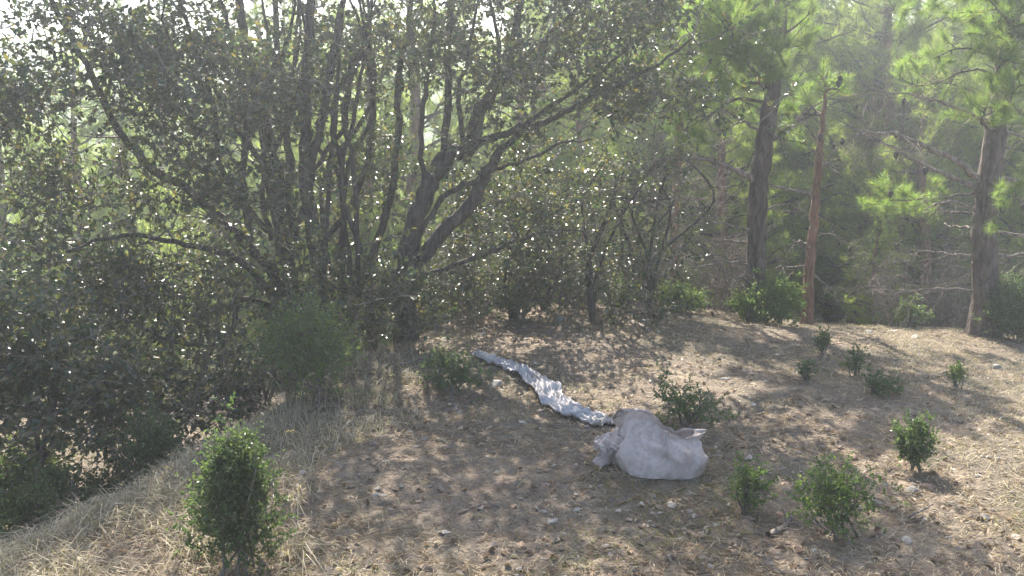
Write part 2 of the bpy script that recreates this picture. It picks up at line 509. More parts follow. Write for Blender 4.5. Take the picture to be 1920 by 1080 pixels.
blobsA = [
    at(250, 120, 6.4, (1.15, .5, .75), 210), at(80, 330, 6.2, (.95, .45, .8), 140), at(330, 250, 6.5, (.8, .5, .55), 80),
    at(150, 560, 6.2, (1.0, .4, .65), 135), at(330, 560, 6.5, (.8, .45, .5), 100), at(420, 480, 6.9, (.5, .6, .35), 45),
    at(480, 100, 7.2, (.75, .9, .7), 115), at(640, 120, 7.4, (.6, .8, .7), 90), at(120, 130, 6.2, (.9, .8, .4), 60), at(330, 0, 6.8, (1.0, .9, .4), 50),
    at(430, -250, 7.3, (1.7, 1.3, .7), 80), at(150, -220, 6.6, (1.2, 1.0, .8), 25), at(620, -120, 7.5, (1.1, 1.1, .7), 60),
    at(620, 420, 7.9, (.6, .4, .6), 50), at(420, 690, 6.6, (.55, .4, .25), 60), at(40, 690, 6.0, (.6, .4, .4), 60), at(200, 700, 6.2, (.7, .4, .4), 70),
    at(560, 560, 6.7, (.5, .3, .3), 50), at(660, 560, 6.8, (.4, .3, .3), 40), at(500, 330, 6.5, (.5, .3, .5), 35), at(20, 180, 6.2, (.5, .4, .4), 40),
]
oak('evergreen_oak', 'large multi-stemmed evergreen oak with glossy dark leaves filling left half, leaning trunk at left', stemsA, blobsA, 21, OAK, b1)

b2 = P(762, 600, 7.3); b2 = base_at(b2[0], b2[1])
stemsB = [
    rooted(stem([(756, 540), (772, 440), (800, 360), (832, 300), (884, 268), (892, 225), (915, 185), (955, 125), (968, 40), (985, -70), (990, -200)], (.14, .115, .06, .025), 7.3, 5, ra), b2[0], b2[1]),
    stem([(772, 500), (835, 430), (885, 380), (915, 322), (942, 280), (1000, 225), (1090, 160), (1180, 90)], (.1, .085, .035, .012), 7.2, 5, ra, -.3),
    stem([(885, 275), (950, 248), (1010, 232), (1070, 205), (1130, 170), (1220, 130), (1300, 70)], (.05, .035, .012), 7.25, 5, ra, -.5),
    stem([(832, 305), (838, 210), (838, 90), (850, -40), (860, -200)], (.055, .045, .02), 7.4, 5, ra, .3),
    stem([(800, 420), (830, 370), (870, 345), (895, 340), (900, 322)], (.035, .032, .03), 7.15, 4, ra, -.1),
    rooted(stem([(690, 500), (728, 380), (745, 250), (752, 120), (775, -20), (790, -160)], (.055, .045, .02), 7.7, 5, ra), b2[0] - .35, b2[1] + .4),
    stem([(800, 380), (790, 270), (800, 150), (815, 20), (800, -90)], (.04, .03, .012), 7.4, 5, ra, .2),
    stem([(870, 285), (860, 190), (880, 90), (905, -40)], (.035, .028, .012), 7.3, 5, ra, .1),
    stem([(915, 322), (985, 300), (1050, 270), (1110, 260)], (.025, .02, .008), 7.1, 5, ra, -.2),
    stem([(905, 195), (935, 120), (925, 30), (900, -80)], (.035, .028, .012), 7.3, 5, ra, .2),
    stem([(790, 520), (900, 480), (1000, 440), (1090, 430)], (.035, .025, .01), 7.3, 5, ra, .2),
    stem([(960, 125), (1040, 60), (1110, -20), (1150, -120)], (.035, .025, .01), 7.3, 5, ra, -.3),
]
blobsB = [
    at(1000, 80, 7.3, (.85, .8, .55), 150), at(1190, 90, 7.1, (.6, .6, .45), 115), at(800, 60, 7.5, (.7, .8, .6), 110),
    at(700, 260, 7.8, (.5, .5, .7), 60), at(960, 420, 7.7, (.75, .45, .4), 90), at(1080, 360, 7.7, (.55, .45, .4), 60),
    at(880, 520, 7.9, (.6, .4, .3), 60), at(1000, -160, 7.4, (1.3, 1.1, .6), 200), at(1230, -90, 7.4, (.7, .9, .5), 120), at(800, -180, 7.5, (1.0, 1.0, .6), 110),
    at(760, 640, 7.2, (.5, .35, .2), 40), at(760, 560, 7.0, (.45, .25, .3), 45), at(890, 330, 7.1, (.45, .3, .4), 25), at(1270, 180, 7.2, (.35, .5, .35), 35),
]
oak('evergreen_oak', 'forked evergreen oak with curving trunk and broken pale stub in the middle', stemsB, blobsB, 22, OAK, b2)

def young_oak(label, px, py, y, hpx, blobs, seed, keep=1.0):
    r = np.random.default_rng(seed)
    b = P(px, py, y); b = base_at(b[0], b[1])
    st = []
    for k in range(4):
        a = np.array([[b[0], b[1], b[2] - .05, .022], [b[0] + r.normal(0, .08), b[1] + r.normal(0, .08), b[2] + .5, .017],
                      [b[0] + r.normal(0, .25), b[1] + r.normal(0, .2), b[2] + 1.1, .012], [b[0] + r.normal(0, .4), b[1] + r.normal(0, .3), b[2] + hpx, .006]])
        st.append(spline(a, 5))
    c = dict(OAK); c['keep'] = keep
    oak('young_oak', label, st, blobs, seed, c, b)
young_oak('young dark oak thicket between the forked oak and the first pine', 1110, 590, 8.3, 1.5, [at(1080, 450, 8.3, (.6, .5, .6), 75), at(1180, 400, 8.5, (.5, .5, .6), 55), at(1120, 560, 8.2, (.5, .4, .25), 40)], 31)
young_oak('low spreading oak sapling with bare twiggy base below the big oak', 960, 590, 8.4, 1.0, [at(940, 530, 8.4, (.7, .4, .35), 70), at(820, 560, 8.2, (.5, .4, .25), 50)], 32)
young_oak('twiggy oak scrub on the crest right of the forked trunk', 1020, 590, 8.9, 1.1, [at(1020, 510, 8.9, (.6, .4, .4), 70), at(900, 560, 8.6, (.5, .4, .25), 50)], 35)
young_oak('low oak scrub on the crest before the thin half-hidden trunk', 1180, 590, 9.2, 1.0, [at(1170, 530, 9.2, (.6, .4, .35), 70)], 36)
young_oak('dark oak thicket low at the far left edge', 60, 760, 5.4, 1.0, [at(40, 640, 5.2, (.55, .4, .35), 80), at(170, 760, 5.3, (.5, .35, .25), 80), at(340, 770, 5.7, (.45, .3, .2), 60), at(0, 790, 4.9, (.35, .3, .2), 50)], 33)
young_oak('thin oak sapling with sparse brown leaves beside the reddish trunk', 1215, 590, 8.8, 1.6, [at(1240, 400, 8.8, (.5, .4, .65), 50)], 34, .8)

# ------------------------------------------------------------------ pines
def limb(r, p0, d, L, r0, nseg=7, sag=0.0, wob=.12):
    pts, q, dd = [np.array(p0)], np.array(p0, float), unit(d)
    for i in range(nseg):
        dd = unit(dd + r.normal(0, wob, 3) + np.array([0, 0, sag]))
        q = q + dd * L / nseg
        pts.append(q)
    return np.array(pts), np.linspace(r0, r0 * .25, nseg + 1)

class Pine:
    def __init__(s, seed, needle=(.08, .14), nw=.0031, nn=66):
        s.r = np.random.default_rng(seed)
        s.trunk, s.wood, s.dead, s.tp, s.td = MB(), MB(), MB(), [], []
        s.cones = []
        s.needle, s.nw, s.nn = needle, nw, nn
    def tufts(s, pts, d):
        s.tp.append(pts); s.td.append(d)
    def twigs(s, pts, rad, L, alive, step=.13, start=.3, fine=1):
        """side shoots along a limb"""
        r = s.r
        n = max(3, int(L * (1 - start) / step))
        seg = np.linspace(0, 1, len(pts))
        for u in r.uniform(start, 1, n):
            p = np.array([np.interp(u, seg, pts[:, k]) for k in range(3)])
            i = min(int(u * (len(pts) - 1)), len(pts) - 2)
            ax = unit(pts[i + 1] - pts[i])
            sd = unit(np.cross(ax, rdir(1, r)[0]))
            dd = unit(ax * .75 + sd * 1.0 + np.array([0, 0, .18 if alive else -.1]))
            l2 = r.uniform(.5, 1.0) * (1.0 if alive else 1.35) * min(.55, .18 + .35 * L * (1 - u * .6))
            q, qr = limb(r, p, dd, l2, .0055 if alive else .004, 4, .08 if alive else -.06, .2)
            tube(s.wood if alive else s.dead, q, qr, 3)
            if alive:
                k = max(2, int(l2 / .065))
                v = r.uniform(.35, 1, k); v[0] = 1
                tp = np.stack([np.interp(v, np.linspace(0, 1, 5), q[:, c]) for c in range(3)], -1)
                s.tufts(tp, np.tile(unit(q[-1] - q[-2]), (k, 1)) + r.normal(0, .45, (k, 3)) + np.array([0, 0, .25]))
            elif fine:
                for _ in range(7):
                    v = r.uniform(.1, 1)
                    a = np.array([np.interp(v, np.linspace(0, 1, 5), q[:, c]) for c in range(3)])
                    e, er = limb(r, a, unit(dd * .6 + rdir(1, r)[0]), r.uniform(.12, .34), .0026, 3, -.12, .3)
                    tube(s.dead, e, er, 3)
                if r.random() < .12:
                    s.cones.append(q[-1])
    def branch(s, p0, d, L, r0, alive, sag=.03, step=.13, start=.3, fine=1, pts=None):
        if pts is None:
            q, qr = limb(s.r, p0, d, L, r0, 8, sag)
        else:
            q = spline(np.hstack([pts, np.zeros((len(pts), 1))]), 4)[:, :3]
            q = q + s.r.normal(0, .008, q.shape)
            qr = np.linspace(r0, r0 * .3, len(q))
            L = float(np.sum(np.linalg.norm(np.diff(q, axis=0), axis=1)))
        tube(s.wood if alive else s.dead, q, qr, 6, .08, s.r)
        s.twigs(q, qr, L, alive, step, start, fine)
    def needle_mesh(s):
        mb = MB()
        tp, td = np.vstack(s.tp), unit(np.vstack(s.td))
        n = s.nn
        pos = np.repeat(tp, n, 0); d = np.repeat(td, n, 0)
        back = s.r.uniform(-.07, .02, len(pos))[:, None]
        pos = pos + d * back
        dd = d * .75 + rdir(len(pos), s.r) * .75
        needles(mb, pos, dd, s.r.uniform(*s.needle, len(pos)), s.nw)
        return mb
    def finish(s, name, label, base, bark='pine_bark', group=None, nmat='pine_needle'):
        t = empty(name, base, label, 'tree', group)
        s.trunk.build('trunk', M[bark], t, True, base)
        if s.wood.n: tag(s.wood.build('branches', M['pine_bark'], t, True, base), kind='stuff')
        if s.dead.n: tag(s.dead.build('dead_branches', M['dead_wood'], t, True, base), kind='stuff')
        if s.tp: tag(s.needle_mesh().build('crown', M[nmat], t, False, base), kind='stuff')
        if s.cones:
            mb = MB()
            for c in s.cones:
                p = np.array([c + [0, 0, .01], c, c - [0, 0, .025], c - [0, 0, .05], c - [0, 0, .065]])
                tube(mb, p, np.array([.004, .02, .026, .016, .004]), 7, .15, s.r)
            tag(mb.build('cones', M['oak_bark'], t, False, base), kind='stuff')
        return t

def pine_trunk(pn, pts, rad, y, x=None, dy=0):
    a = stem(pts, rad, y, 6, pn.r, dy)
    f = P(pts[0][0], pts[0][1], y)
    a[:, 3] *= 1.34
    a = rooted(a, f[0], f[1])
    tube(pn.trunk, a[:, :3], a[:, 3], 14, .05, pn.r)
    return a, base_at(f[0], f[1])

def PL(pts, y0, y1):
    return np.array([P(px, py, y) for (px, py), y in zip(pts, np.linspace(y0, y1, len(pts)))])

def crown_whorls(pn, ax, z0, z1, Lfun, n, azok=None, step=.11, r0=.022, sag=.02, start=.25):
    for k in range(n):
        u = (k + pn.r.random()) / n
        z = z0 + (z1 - z0) * u
        p = np.array([np.interp(z, ax[:, 2], ax[:, c]) for c in range(2)] + [z])
        for _ in range(3):
            az = pn.r.uniform(0, 2 * math.pi)
            L = Lfun(u, az) * pn.r.uniform(.75, 1.15)
            if L < .15: continue
            pn.branch(p, (math.cos(az), math.sin(az), .25 + .35 * u), L, r0 * (.5 + .5 * L), True, sag, step, start)

# first pine: trunk at x 1415 px
Y3 = 9.0
p1 = Pine(41)
ax, pb = pine_trunk(p1, [(1416, 560), (1417, 470), (1424, 350), (1436, 250), (1450, 160), (1462, 40), (1470, -120), (1474, -420)], (.12, .105, .085, .04), Y3)
p1.branch(None, None, 0, .036, False, pts=PL([(1418, 342), (1385, 322), (1340, 302), (1290, 296), (1230, 298)], 9.0, 8.6), start=.35, step=.07)
p1.branch(None, None, 0, .02, False, pts=PL([(1440, 275), (1475, 240), (1520, 205), (1575, 170)], 9.0, 8.7), start=.2)
p1.branch(None, None, 0, .016, False, pts=PL([(1412, 430), (1370, 422), (1320, 410), (1270, 402)], 9.0, 8.7), start=.3)
p1.branch(None, None, 0, .014, False, pts=PL([(1412, 455), (1360, 452), (1310, 462)], 9.0, 9.3), start=.2)
p1.branch(None, None, 0, .014, False, pts=PL([(1412, 500), (1370, 490), (1320, 500), (1285, 500)], 9.0, 8.9), start=.2)
p1.branch(None, None, 0, .013, False, pts=PL([(1412, 530), (1385, 520), (1355, 515)], 9.0, 8.8), start=.1)
p1.branch(None, None, 0, .018, False, pts=PL([(1430, 250), (1390, 225), (1350, 200)], 9.0, 8.8), start=.2)
p1.branch(None, None, 0, .012, False, pts=PL([(1425, 400), (1460, 385), (1500, 392)], 9.0, 9.2), start=.2)
def L1(u, az):
    L = 1.55 * (1 - .75 * u)
    if math.cos(az) > .0: L *= .3
    return L
crown_whorls(p1, ax, 2.25, 3.3, L1, 6, step=.08)
for pts, ya, yb in [([(1448, 170), (1400, 120), (1340, 100), (1290, 120)], 9.0, 8.3), ([(1450, 150), (1420, 90), (1390, 60), (1360, 50)], 9.0, 8.0),
                    ([(1455, 110), (1480, 85), (1500, 75)], 9.0, 9.5),  ([(1448, 160), (1380, 150), (1330, 165), (1290, 190)], 9.0, 9.3),
                    ([(1445, 180), (1410, 130), (1400, 90)], 9.0, 8.3), ([(1446, 170), (1440, 140), (1445, 125)], 9.0, 8.5), ([(1452, 140), (1410, 60), (1400, 20)], 9.0, 8.3),
                    ([(1446, 190), (1370, 190), (1310, 230), (1260, 250)], 9.0, 8.9), ([(1455, 100), (1430, 30), (1380, 0), (1320, 10)], 9.0, 8.4)]:
    p1.branch(None, None, 0, .018, True, pts=PL(pts, ya, yb), start=.2, step=.045)
p1.finish('pine_tree', 'straight grey pine trunk with bright needles on top, left of the slim reddish trunk', pb)

# slim reddish pine
p2 = Pine(42)
ax, pb = pine_trunk(p2, [(1514, 570), (1520, 480), (1528, 390), (1535, 300), (1540, 255), (1546, 195), (1550, 130)], (.066, .056, .046, .03, .008), 9.35)
crown_whorls(p2, ax, 1.75, 2.3, lambda u, az: .36 if math.cos(az) < .3 else .2, 2, step=.06)
for pts, rr in [([(1524, 368), (1480, 355), (1430, 342), (1372, 332)], .02), ([(1522, 462), (1500, 455), (1485, 452)], .02), ([(1530, 440), (1560, 440), (1590, 455)], .012),
                ([(1516, 500), (1480, 500), (1450, 498)], .012), ([(1532, 330), (1560, 290), (1600, 262)], .012), ([(1516, 545), (1490, 545), (1460, 538)], .014), ([(1528, 520), (1550, 535), (1556, 548)], .014), ([(1536, 270), (1510, 235), (1490, 215)], .01)]:
    p2.branch(None, None, 0, rr, False, pts=PL(pts, 9.35, 9.2), start=.25)
p2.finish('pine_tree', 'slim reddish pine trunk standing between the two thicker pines', pb, 'red_bark')

# right pine
p3 = Pine(43)
ax, pb = pine_trunk(p3, [(1848, 570), (1846, 470), (1850, 360), (1866, 250), (1882, 150), (1896, 50), (1910, -80), (1925, -420)], (.15, .125, .1, .05), 8.8)
for pts, ya, yb, rr in [([(1842, 345), (1800, 305), (1745, 280), (1690, 255), (1600, 243)], 8.8, 8.3, .034), ([(1838, 352), (1780, 330), (1720, 305), (1660, 270), (1620, 250)], 8.8, 9.2, .03),
                        ([(1838, 475), (1790, 478), (1745, 470), (1690, 470)], 8.8, 9.1, .018), ([(1860, 480), (1910, 478), (1980, 470)], 8.8, 9.0, .022), ([(1838, 430), (1800, 425), (1770, 420)], 8.8, 9.2, .02),
                        ([(1860, 435), (1920, 440), (1990, 445)], 8.8, 8.6, .02), ([(1862, 330), (1920, 340), (1990, 345)], 8.8, 9.0, .03), ([(1836, 545), (1760, 542), (1690, 545), (1620, 543)], 8.8, 9.1, .014),
                        ([(1870, 255), (1900, 250), (1960, 280)], 8.8, 9.0, .02), ([(1870, 235), (1800, 205), (1720, 180), (1640, 170)], 8.8, 8.4, .018), ([(1872, 220), (1820, 170), (1760, 150)], 8.8, 8.6, .014),
                        ([(1838, 400), (1780, 375), (1730, 395)], 8.8, 8.4, .016)]:
    p3.branch(None, None, 0, rr, False, pts=PL(pts, ya, yb), start=.25, step=.09)
for pts, ya, yb in [([(1842, 360), (1780, 370), (1700, 375), (1610, 380)], 8.8, 9.0), ([(1845, 400), (1760, 400), (1690, 410)], 8.8, 9.2), ([(1850, 330), (1870, 360), (1880, 400)], 8.8, 8.3),
                    ([(1885, 140), (1850, 100), (1800, 90), (1750, 110)], 8.8, 8.5), ([(1890, 120), (1920, 140), (1950, 190)], 8.8, 8.4), ([(1890, 100), (1850, 40), (1790, 20)], 8.8, 8.6), ([(1895, 60), (1860, 0), (1780, -30), (1700, -20)], 8.8, 8.9), ([(1870, 230), (1890, 180), (1930, 150)], 8.8, 8.2), ([(1880, 160), (1870, 130), (1890, 110)], 8.8, 8.0), ([(1890, 90), (1870, 60), (1880, 30)], 8.8, 7.9), ([(1868, 250), (1840, 230), (1850, 200)], 8.8, 8.0),
                    ([(1885, 140), (1820, 130), (1740, 160), (1680, 150)], 8.8, 9.6)]:
    p3.branch(None, None, 0, .016, True, pts=PL(pts, ya, yb), start=.3, step=.075)
crown_whorls(p3, ax, 2.6, 4.2, lambda u, az: 1.5 * (1 - .7 * u) * (1.0 if math.cos(az) > -.2 else .75), 11)
p3.finish('pine_tree', 'thick dark pine trunk near the right edge with long crooked dead limbs', pb)

# thin trunk behind the young oaks
p4 = Pine(44)
ax, pb = pine_trunk(p4, [(1264, 580), (1265, 470), (1268, 360), (1272, 270), (1275, 150), (1278, 0), (1280, -150)], (.06, .055, .045, .02), 10.4)
for k in range(11):
    py = p4.r.uniform(230, 540); sgn = p4.r.choice([-1, 1]); px = 1267
    p4.branch(None, None, 0, .012, False, pts=PL([(px, py), (px + sgn * 45, py - 12), (px + sgn * 95, py + p4.r.uniform(-10, 30))], 10.4, 10.4 + p4.r.uniform(-.5, .5)), start=.2)
crown_whorls(p4, ax, 2.0, 4.2, lambda u, az: 1.35 * (1 - .6 * u), 11, step=.09)
p4.finish('pine_tree', 'thin reddish pine trunk half hidden behind the young oaks at centre right', pb, 'red_bark')

# background pines: three kinds, copied down the slope
def far_pine(seed, H, Rc, z0f, nw):
    pn = Pine(seed, (.1, .2), nw, 28)
    a = np.array([[0, 0, -.3, .14], [pn.r.normal(0, .05), 0, H * .3, .11], [pn.r.normal(0, .15), pn.r.normal(0, .1), H * .7, .06], [0, 0, H, .012]])
    a = spline(a, 6)
    tube(pn.trunk, a[:, :3], a[:, 3], 8, .05, pn.r)
    crown_whorls(pn, a, H * z0f, H * .98, lambda u, az: Rc * (1 - .8 * u) * (.7 + .5 * math.sin(az * 2 + seed) ** 2), 26, step=.13, sag=.01, start=.2)
    for k in range(8):
        az = pn.r.uniform(0, 6.28); z = pn.r.uniform(.04, .3) * H
        pn.branch(np.array([0, 0, z]), (math.cos(az), math.sin(az), .05), pn.r.uniform(.6, 1.2), .015, False, -.02, fine=1)
    return pn
protos = []
for i, (H, Rc, zf) in enumerate([(6.0, 1.9, .1), (6.5, 2.1, .08), (5.5, 1.8, .06)]):
    protos.append(far_pine(60 + i, H, Rc, zf, .0058))
def where(px, y, sc):
    size = 'low young' if sc < .45 else 'small' if sc < .7 else 'mid-sized' if sc < .9 else 'tall hazy' if sc < 1.13 else 'very tall'
    for lim, txt in [(0, 'at the extreme left edge behind the oak leaves'), (150, 'behind the top of the leaning oak trunk'), (270, 'behind the middle of the leaning oak trunk'), (400, 'behind the thick of the big oak crown'),
                     (530, 'just left of the big oak stems'), (660, 'seen between the big oak stems'), (780, 'left of the forked oak trunk'), (880, 'in the fork of the middle oak'),
                     (1000, 'right of the forked oak trunk'), (1090, 'under the long right limb of the forked oak'), (1200, 'behind the young oak thicket'), (1290, 'behind the thin half-hidden trunk'),
                     (1400, 'just left of the straight grey trunk'), (1475, 'just right of the straight grey trunk'), (1550, 'behind the slim reddish trunk'), (1650, 'just right of the slim reddish trunk'),
                     (1750, 'midway between slim and thick trunks'), (1850, 'just left of the thick right trunk'), (9999, 'at the right edge behind the thick trunk')]:
        if px < lim: return size + ' pine on the slope ' + txt
spots = [(1120, 12.2, .62), (1360, 12.6, .66), (1760, 13.2, .72), (1960, 12.4, .75), (1690, 15.5, .95), (1230, 15.0, .9), (960, 13.6, .75), (700, 13.0, .75),
         (420, 12.4, .7), (180, 12.6, .75), (-20, 12.0, .75), (840, 16.5, 1.0), (560, 17.0, .95), (300, 17.5, 1.0), (60, 18.0, .9), (1060, 18.0, 1.1), (1330, 19.0, 1.2), (1560, 19.5, 1.2), (1860, 18.0, 1.2),
         (1180, 24, 1.4), (1440, 25, 1.5), (1720, 25, 1.5), (1980, 24, 1.4), (900, 25, 1.25), (640, 26, 1.25), (380, 27, 1.2), (120, 27, 1.1), (-120, 25, 1.1), (1650, 22, 1.6), (1480, 21.5, 1.5), (1820, 23, 1.6), (1350, 23, 1.5), (250, 23, 1.2), (520, 22, 1.2),
         (1080, 10.9, .3), (1640, 10.8, .3), (1840, 14.6, .8), (1010, 15.2, .85), (1280, 17, 1.1), (1620, 17, 1.15), (1780, 21, 1.4), (1530, 22, 1.4), (1380, 16, 1.0), (1920, 15.5, 1.0), (620, 12.0, .55), (500, 14.4, .8), (770, 14.6, .8), (240, 14.5, .8), (1240, 21, 1.35), (1100, 21, 1.3)]
rp = np.random.default_rng(5)
made, seen = {}, set()
for k, (px, y, s) in enumerate(spots):
    x = (px - 960) / FPX * y / .985
    x += rp.normal(0, .15)
    b = base_at(x, y)
    hmax = (y - 8.7) / 1.08 - b[2]
    if 11.9 < y < 16: s = max(s, .9 * hmax / 6.3)
    if y >= 16: s *= 1.35 if px > 300 else 1.1
    q = k % 3
    lab = where(px, y, s)
    if lab in seen: lab = lab.replace('on the slope', 'farther down the slope')
    if lab in seen: lab = lab.replace('very tall', 'farthest tall')
    seen.add(lab)
    if q not in made:
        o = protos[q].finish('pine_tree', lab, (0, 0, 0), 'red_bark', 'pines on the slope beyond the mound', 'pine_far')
        made[q] = o
    else:
        o = made[q].copy(); link(o)
        for ch in list(made[q].children):
            c = ch.copy(); link(c); c.parent = o
        tag(o, lab, 'tree', 'pines on the slope beyond the mound')
    o.location = b
    o.rotation_euler = (rp.normal(0, .04), rp.normal(0, .04), rp.uniform(0, 6.28))
    o.scale = (s * rp.uniform(.9, 1.1), s * rp.uniform(.9, 1.1), s)

# far wood on the hill
def far_wood():
    r = np.random.default_rng(77)
    n = 3000
    y = 32 + 88 * r.random(n) ** 1.1
    x = (r.random(n) * 2 - 1) * (y * .72 + 6)
    z = gz(x, y)
    mb = MB()
    K = 70
    for i in range(n):
        h, wd = r.uniform(2.6, 4.8), r.uniform(1.0, 1.9)
        p = rdir(K, r) * (r.random(K) ** .4)[:, None]
        tap = 1 - .45 * np.clip(p[:, 2], -1, 1)
        p = p * np.stack([wd * tap, wd * tap, np.full(K, h * .42)], -1) + [x[i], y[i], z[i] + h * .55]
        d = rdir(K, r); a, b = perp(d)
        s = r.uniform(.14, .34, K)[:, None]
        v = np.stack([p - a * s, p + a * s, p + b * s * 1.6], 1)
        mb.add(v.reshape(-1, 3), np.arange(K * 3).reshape(K, 3))
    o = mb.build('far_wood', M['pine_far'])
    tag(o, 'hazy pine woods covering the far hillside behind the trees', 'woods', None, 'stuff')
far_wood()

# ------------------------------------------------------------------ shrubs
def shrub(name, label, px, py, wpx, hpx, seed, leaf='shrub_leaf', dens=1.0, kind='round', ls=(.012, .022), at_y=None, cat='shrub'):
    r = np.random.default_rng(seed)
    if at_y is None: b = G(px, py)
    else:
        p = P(px, py, at_y); b = np.array(base_at(p[0], at_y))
    sc = b[1] / FPX / .97
    W, H = wpx * sc / 2, hpx * sc
    st = []
    ns = 5 + int(W * 14)
    for k in range(ns):
        az = r.uniform(0, 6.28); q = r.random() ** .6
        e = np.array([math.cos(az) * W * q * .75, math.sin(az) * W * q * .75, H * (.9 - .35 * q)])
        a = np.array([[*(b + [r.normal(0, .25 * W), r.normal(0, .25 * W), -.03]), .005], [*(b + e * [.35, .35, .45] + r.normal(0, .02, 3)), .005], [*(b + e), .0025]])
        st.append(spline(a, 6))
    n = int(dens * (20 + 1250 * W * H)) + 6
    nl = 6 + int((18 if kind == 'cone' else 13) * W)
    lc = rdir(nl, r) * r.uniform(.25, .85, nl)[:, None]
    p = lc[r.integers(0, nl, n)] + r.normal(0, .25 if kind == 'cone' else .25, (n, 3))
    if kind == 'cone':
        tp = np.clip(1.05 - .8 * (p[:, 2] + 1) / 2, .18, 1)
        p[:, :2] *= tp[:, None] * 1.05
    cl = b + p * [W * .95, W * .95, H * .48] + [0, 0, H * .45]
    cl = cl[cl[:, 2] > b[2] + .02]
    wood, tw, lf = MB(), MB(), MB()
    s = min(1.0, .55 + W)
    cfg = dict(r0=.0016, rk=.006, twigs=3, tl=(.05 * s, .14 * s), tr=.0012, nl=9, ll=(ls[0] * .9, ls[1] * .95), sides=5, up=.5, split=.0, lw=(.45, .65), flat=.35, twig_p=.5)
    grow(st, cl, r, wood, tw, lf, cfg)
    t = empty(name, tuple(b), label, cat)
    wood.build('stems', M['twig'], t, True, b)
    tag(lf.build('foliage', M[leaf], t, False, b), kind='stuff')
    if tw.n: tag(tw.build('twigs', M['twig'], t, True, b), kind='stuff')
    return t
shrub('conical_shrub', 'tall dense green conical shrub in the left foreground', 455, 1072, 230, 350, 101, kind='cone', dens=1.7)
shrub('round_shrub', 'rounded green shrub in front of the big oak stems', 588, 752, 190, 205, 102, 'fresh_leaf', dens=1.8)
shrub('low_shrub', 'low dark green shrub at the upper end of the white cloth strip', 845, 742, 115, 95, 103, dens=1.2)
shrub('leafy_shrub', 'bright green leafy shrub cut off by the left edge', 30, 990, 170, 220, 104, 'fresh_leaf', 1.4, ls=(.016, .028))
shrub('leafy_shrub', 'mid green shrub on the bank below the oak at left', 265, 850, 150, 200, 105, at_y=4.9, dens=1.0, ls=(.014, .026))
shrub('leafy_shrub', 'dark shrub behind the left grass bank next to the bright edge shrub', 130, 900, 150, 170, 106, at_y=4.6, dens=1.0, ls=(.014, .026))
shrub('leafy_shrub', 'low dark shrub in the hollow at far left behind the bank', 60, 880, 190, 150, 123, at_y=5.1, dens=.9, ls=(.014, .026))
shrub('leafy_shrub', 'low dark shrub in the hollow left of the conical shrub', 200, 850, 150, 130, 124, at_y=5.4, dens=.9, ls=(.014, .026))
shrub('loose_shrub', 'loose green shrub just behind the sack', 1290, 806, 165, 105, 107, dens=.55, ls=(.014, .024))
shrub('low_shrub', 'largest low green shrub in the right foreground', 1560, 1003, 175, 145, 108, 'fresh_leaf', 1.1, ls=(.012, .022))
shrub('low_shrub', 'small light green shrub right of the sack base', 1398, 958, 85, 90, 109, 'fresh_leaf', 1.1, ls=(.011, .02))
shrub('upright_shrub', 'narrow upright green sapling standing alone on the right slope', 1716, 882, 66, 130, 110, dens=1.6, ls=(.012, .022))
shrub('seedling', 'dark spindly seedling above the upright sapling on the sunlit slope', 1606, 706, 36, 66, 111, dens=.5, cat='plant')
shrub('seedling', 'low dark tuft of leaves beside the spindly seedling', 1645, 742, 62, 48, 112, dens=.9, cat='plant')
shrub('seedling', 'dark seedling at the crest below the slim reddish trunk', 1540, 668, 40, 62, 113, dens=.5, cat='plant')
shrub('seedling', 'small green seedling on the sunlit grass far right', 1792, 728, 26, 42, 114, 'fresh_leaf', dens=.6, cat='plant')
shrub('seedling', 'tiny green seedling in shade below the dark crest seedling', 1510, 712, 30, 34, 115, dens=.5, cat='plant')
shrub('crest_shrub', 'dark green shrub under the forked oak at the mound crest', 975, 602, 95, 70, 116, dens=.9)
shrub('crest_shrub', 'bright leafy shrub at the foot of the straight grey pine', 1455, 612, 105, 95, 117, 'fresh_leaf', 1.0, at_y=8.6, ls=(.02, .034))
shrub('crest_shrub', 'light green low shrub at the crest left of the straight pine', 1280, 612, 110, 52, 118, 'fresh_leaf', 1.0, at_y=8.9, ls=(.02, .032))
shrub('crest_shrub', 'small bright shrub in front of the foot of the grey pine', 1405, 612, 70, 70, 119, 'fresh_leaf', .9, at_y=8.7, ls=(.018, .03))
shrub('crest_shrub', 'dark dense shrub against the thick right trunk at the frame edge', 1900, 625, 120, 150, 120, dens=1.2, at_y=8.6, ls=(.02, .034))
shrub('crest_shrub', 'thin pale green shrub at the crest between slim and thick trunks', 1705, 618, 60, 60, 121, 'fresh_leaf', .6, at_y=9.4, ls=(.02, .032))
shrub('crest_shrub', 'small shrub at the crest right of the wood scrap', 1170, 606, 60, 44, 122, 'fresh_leaf', .8, at_y=8.9, ls=(.018, .03))

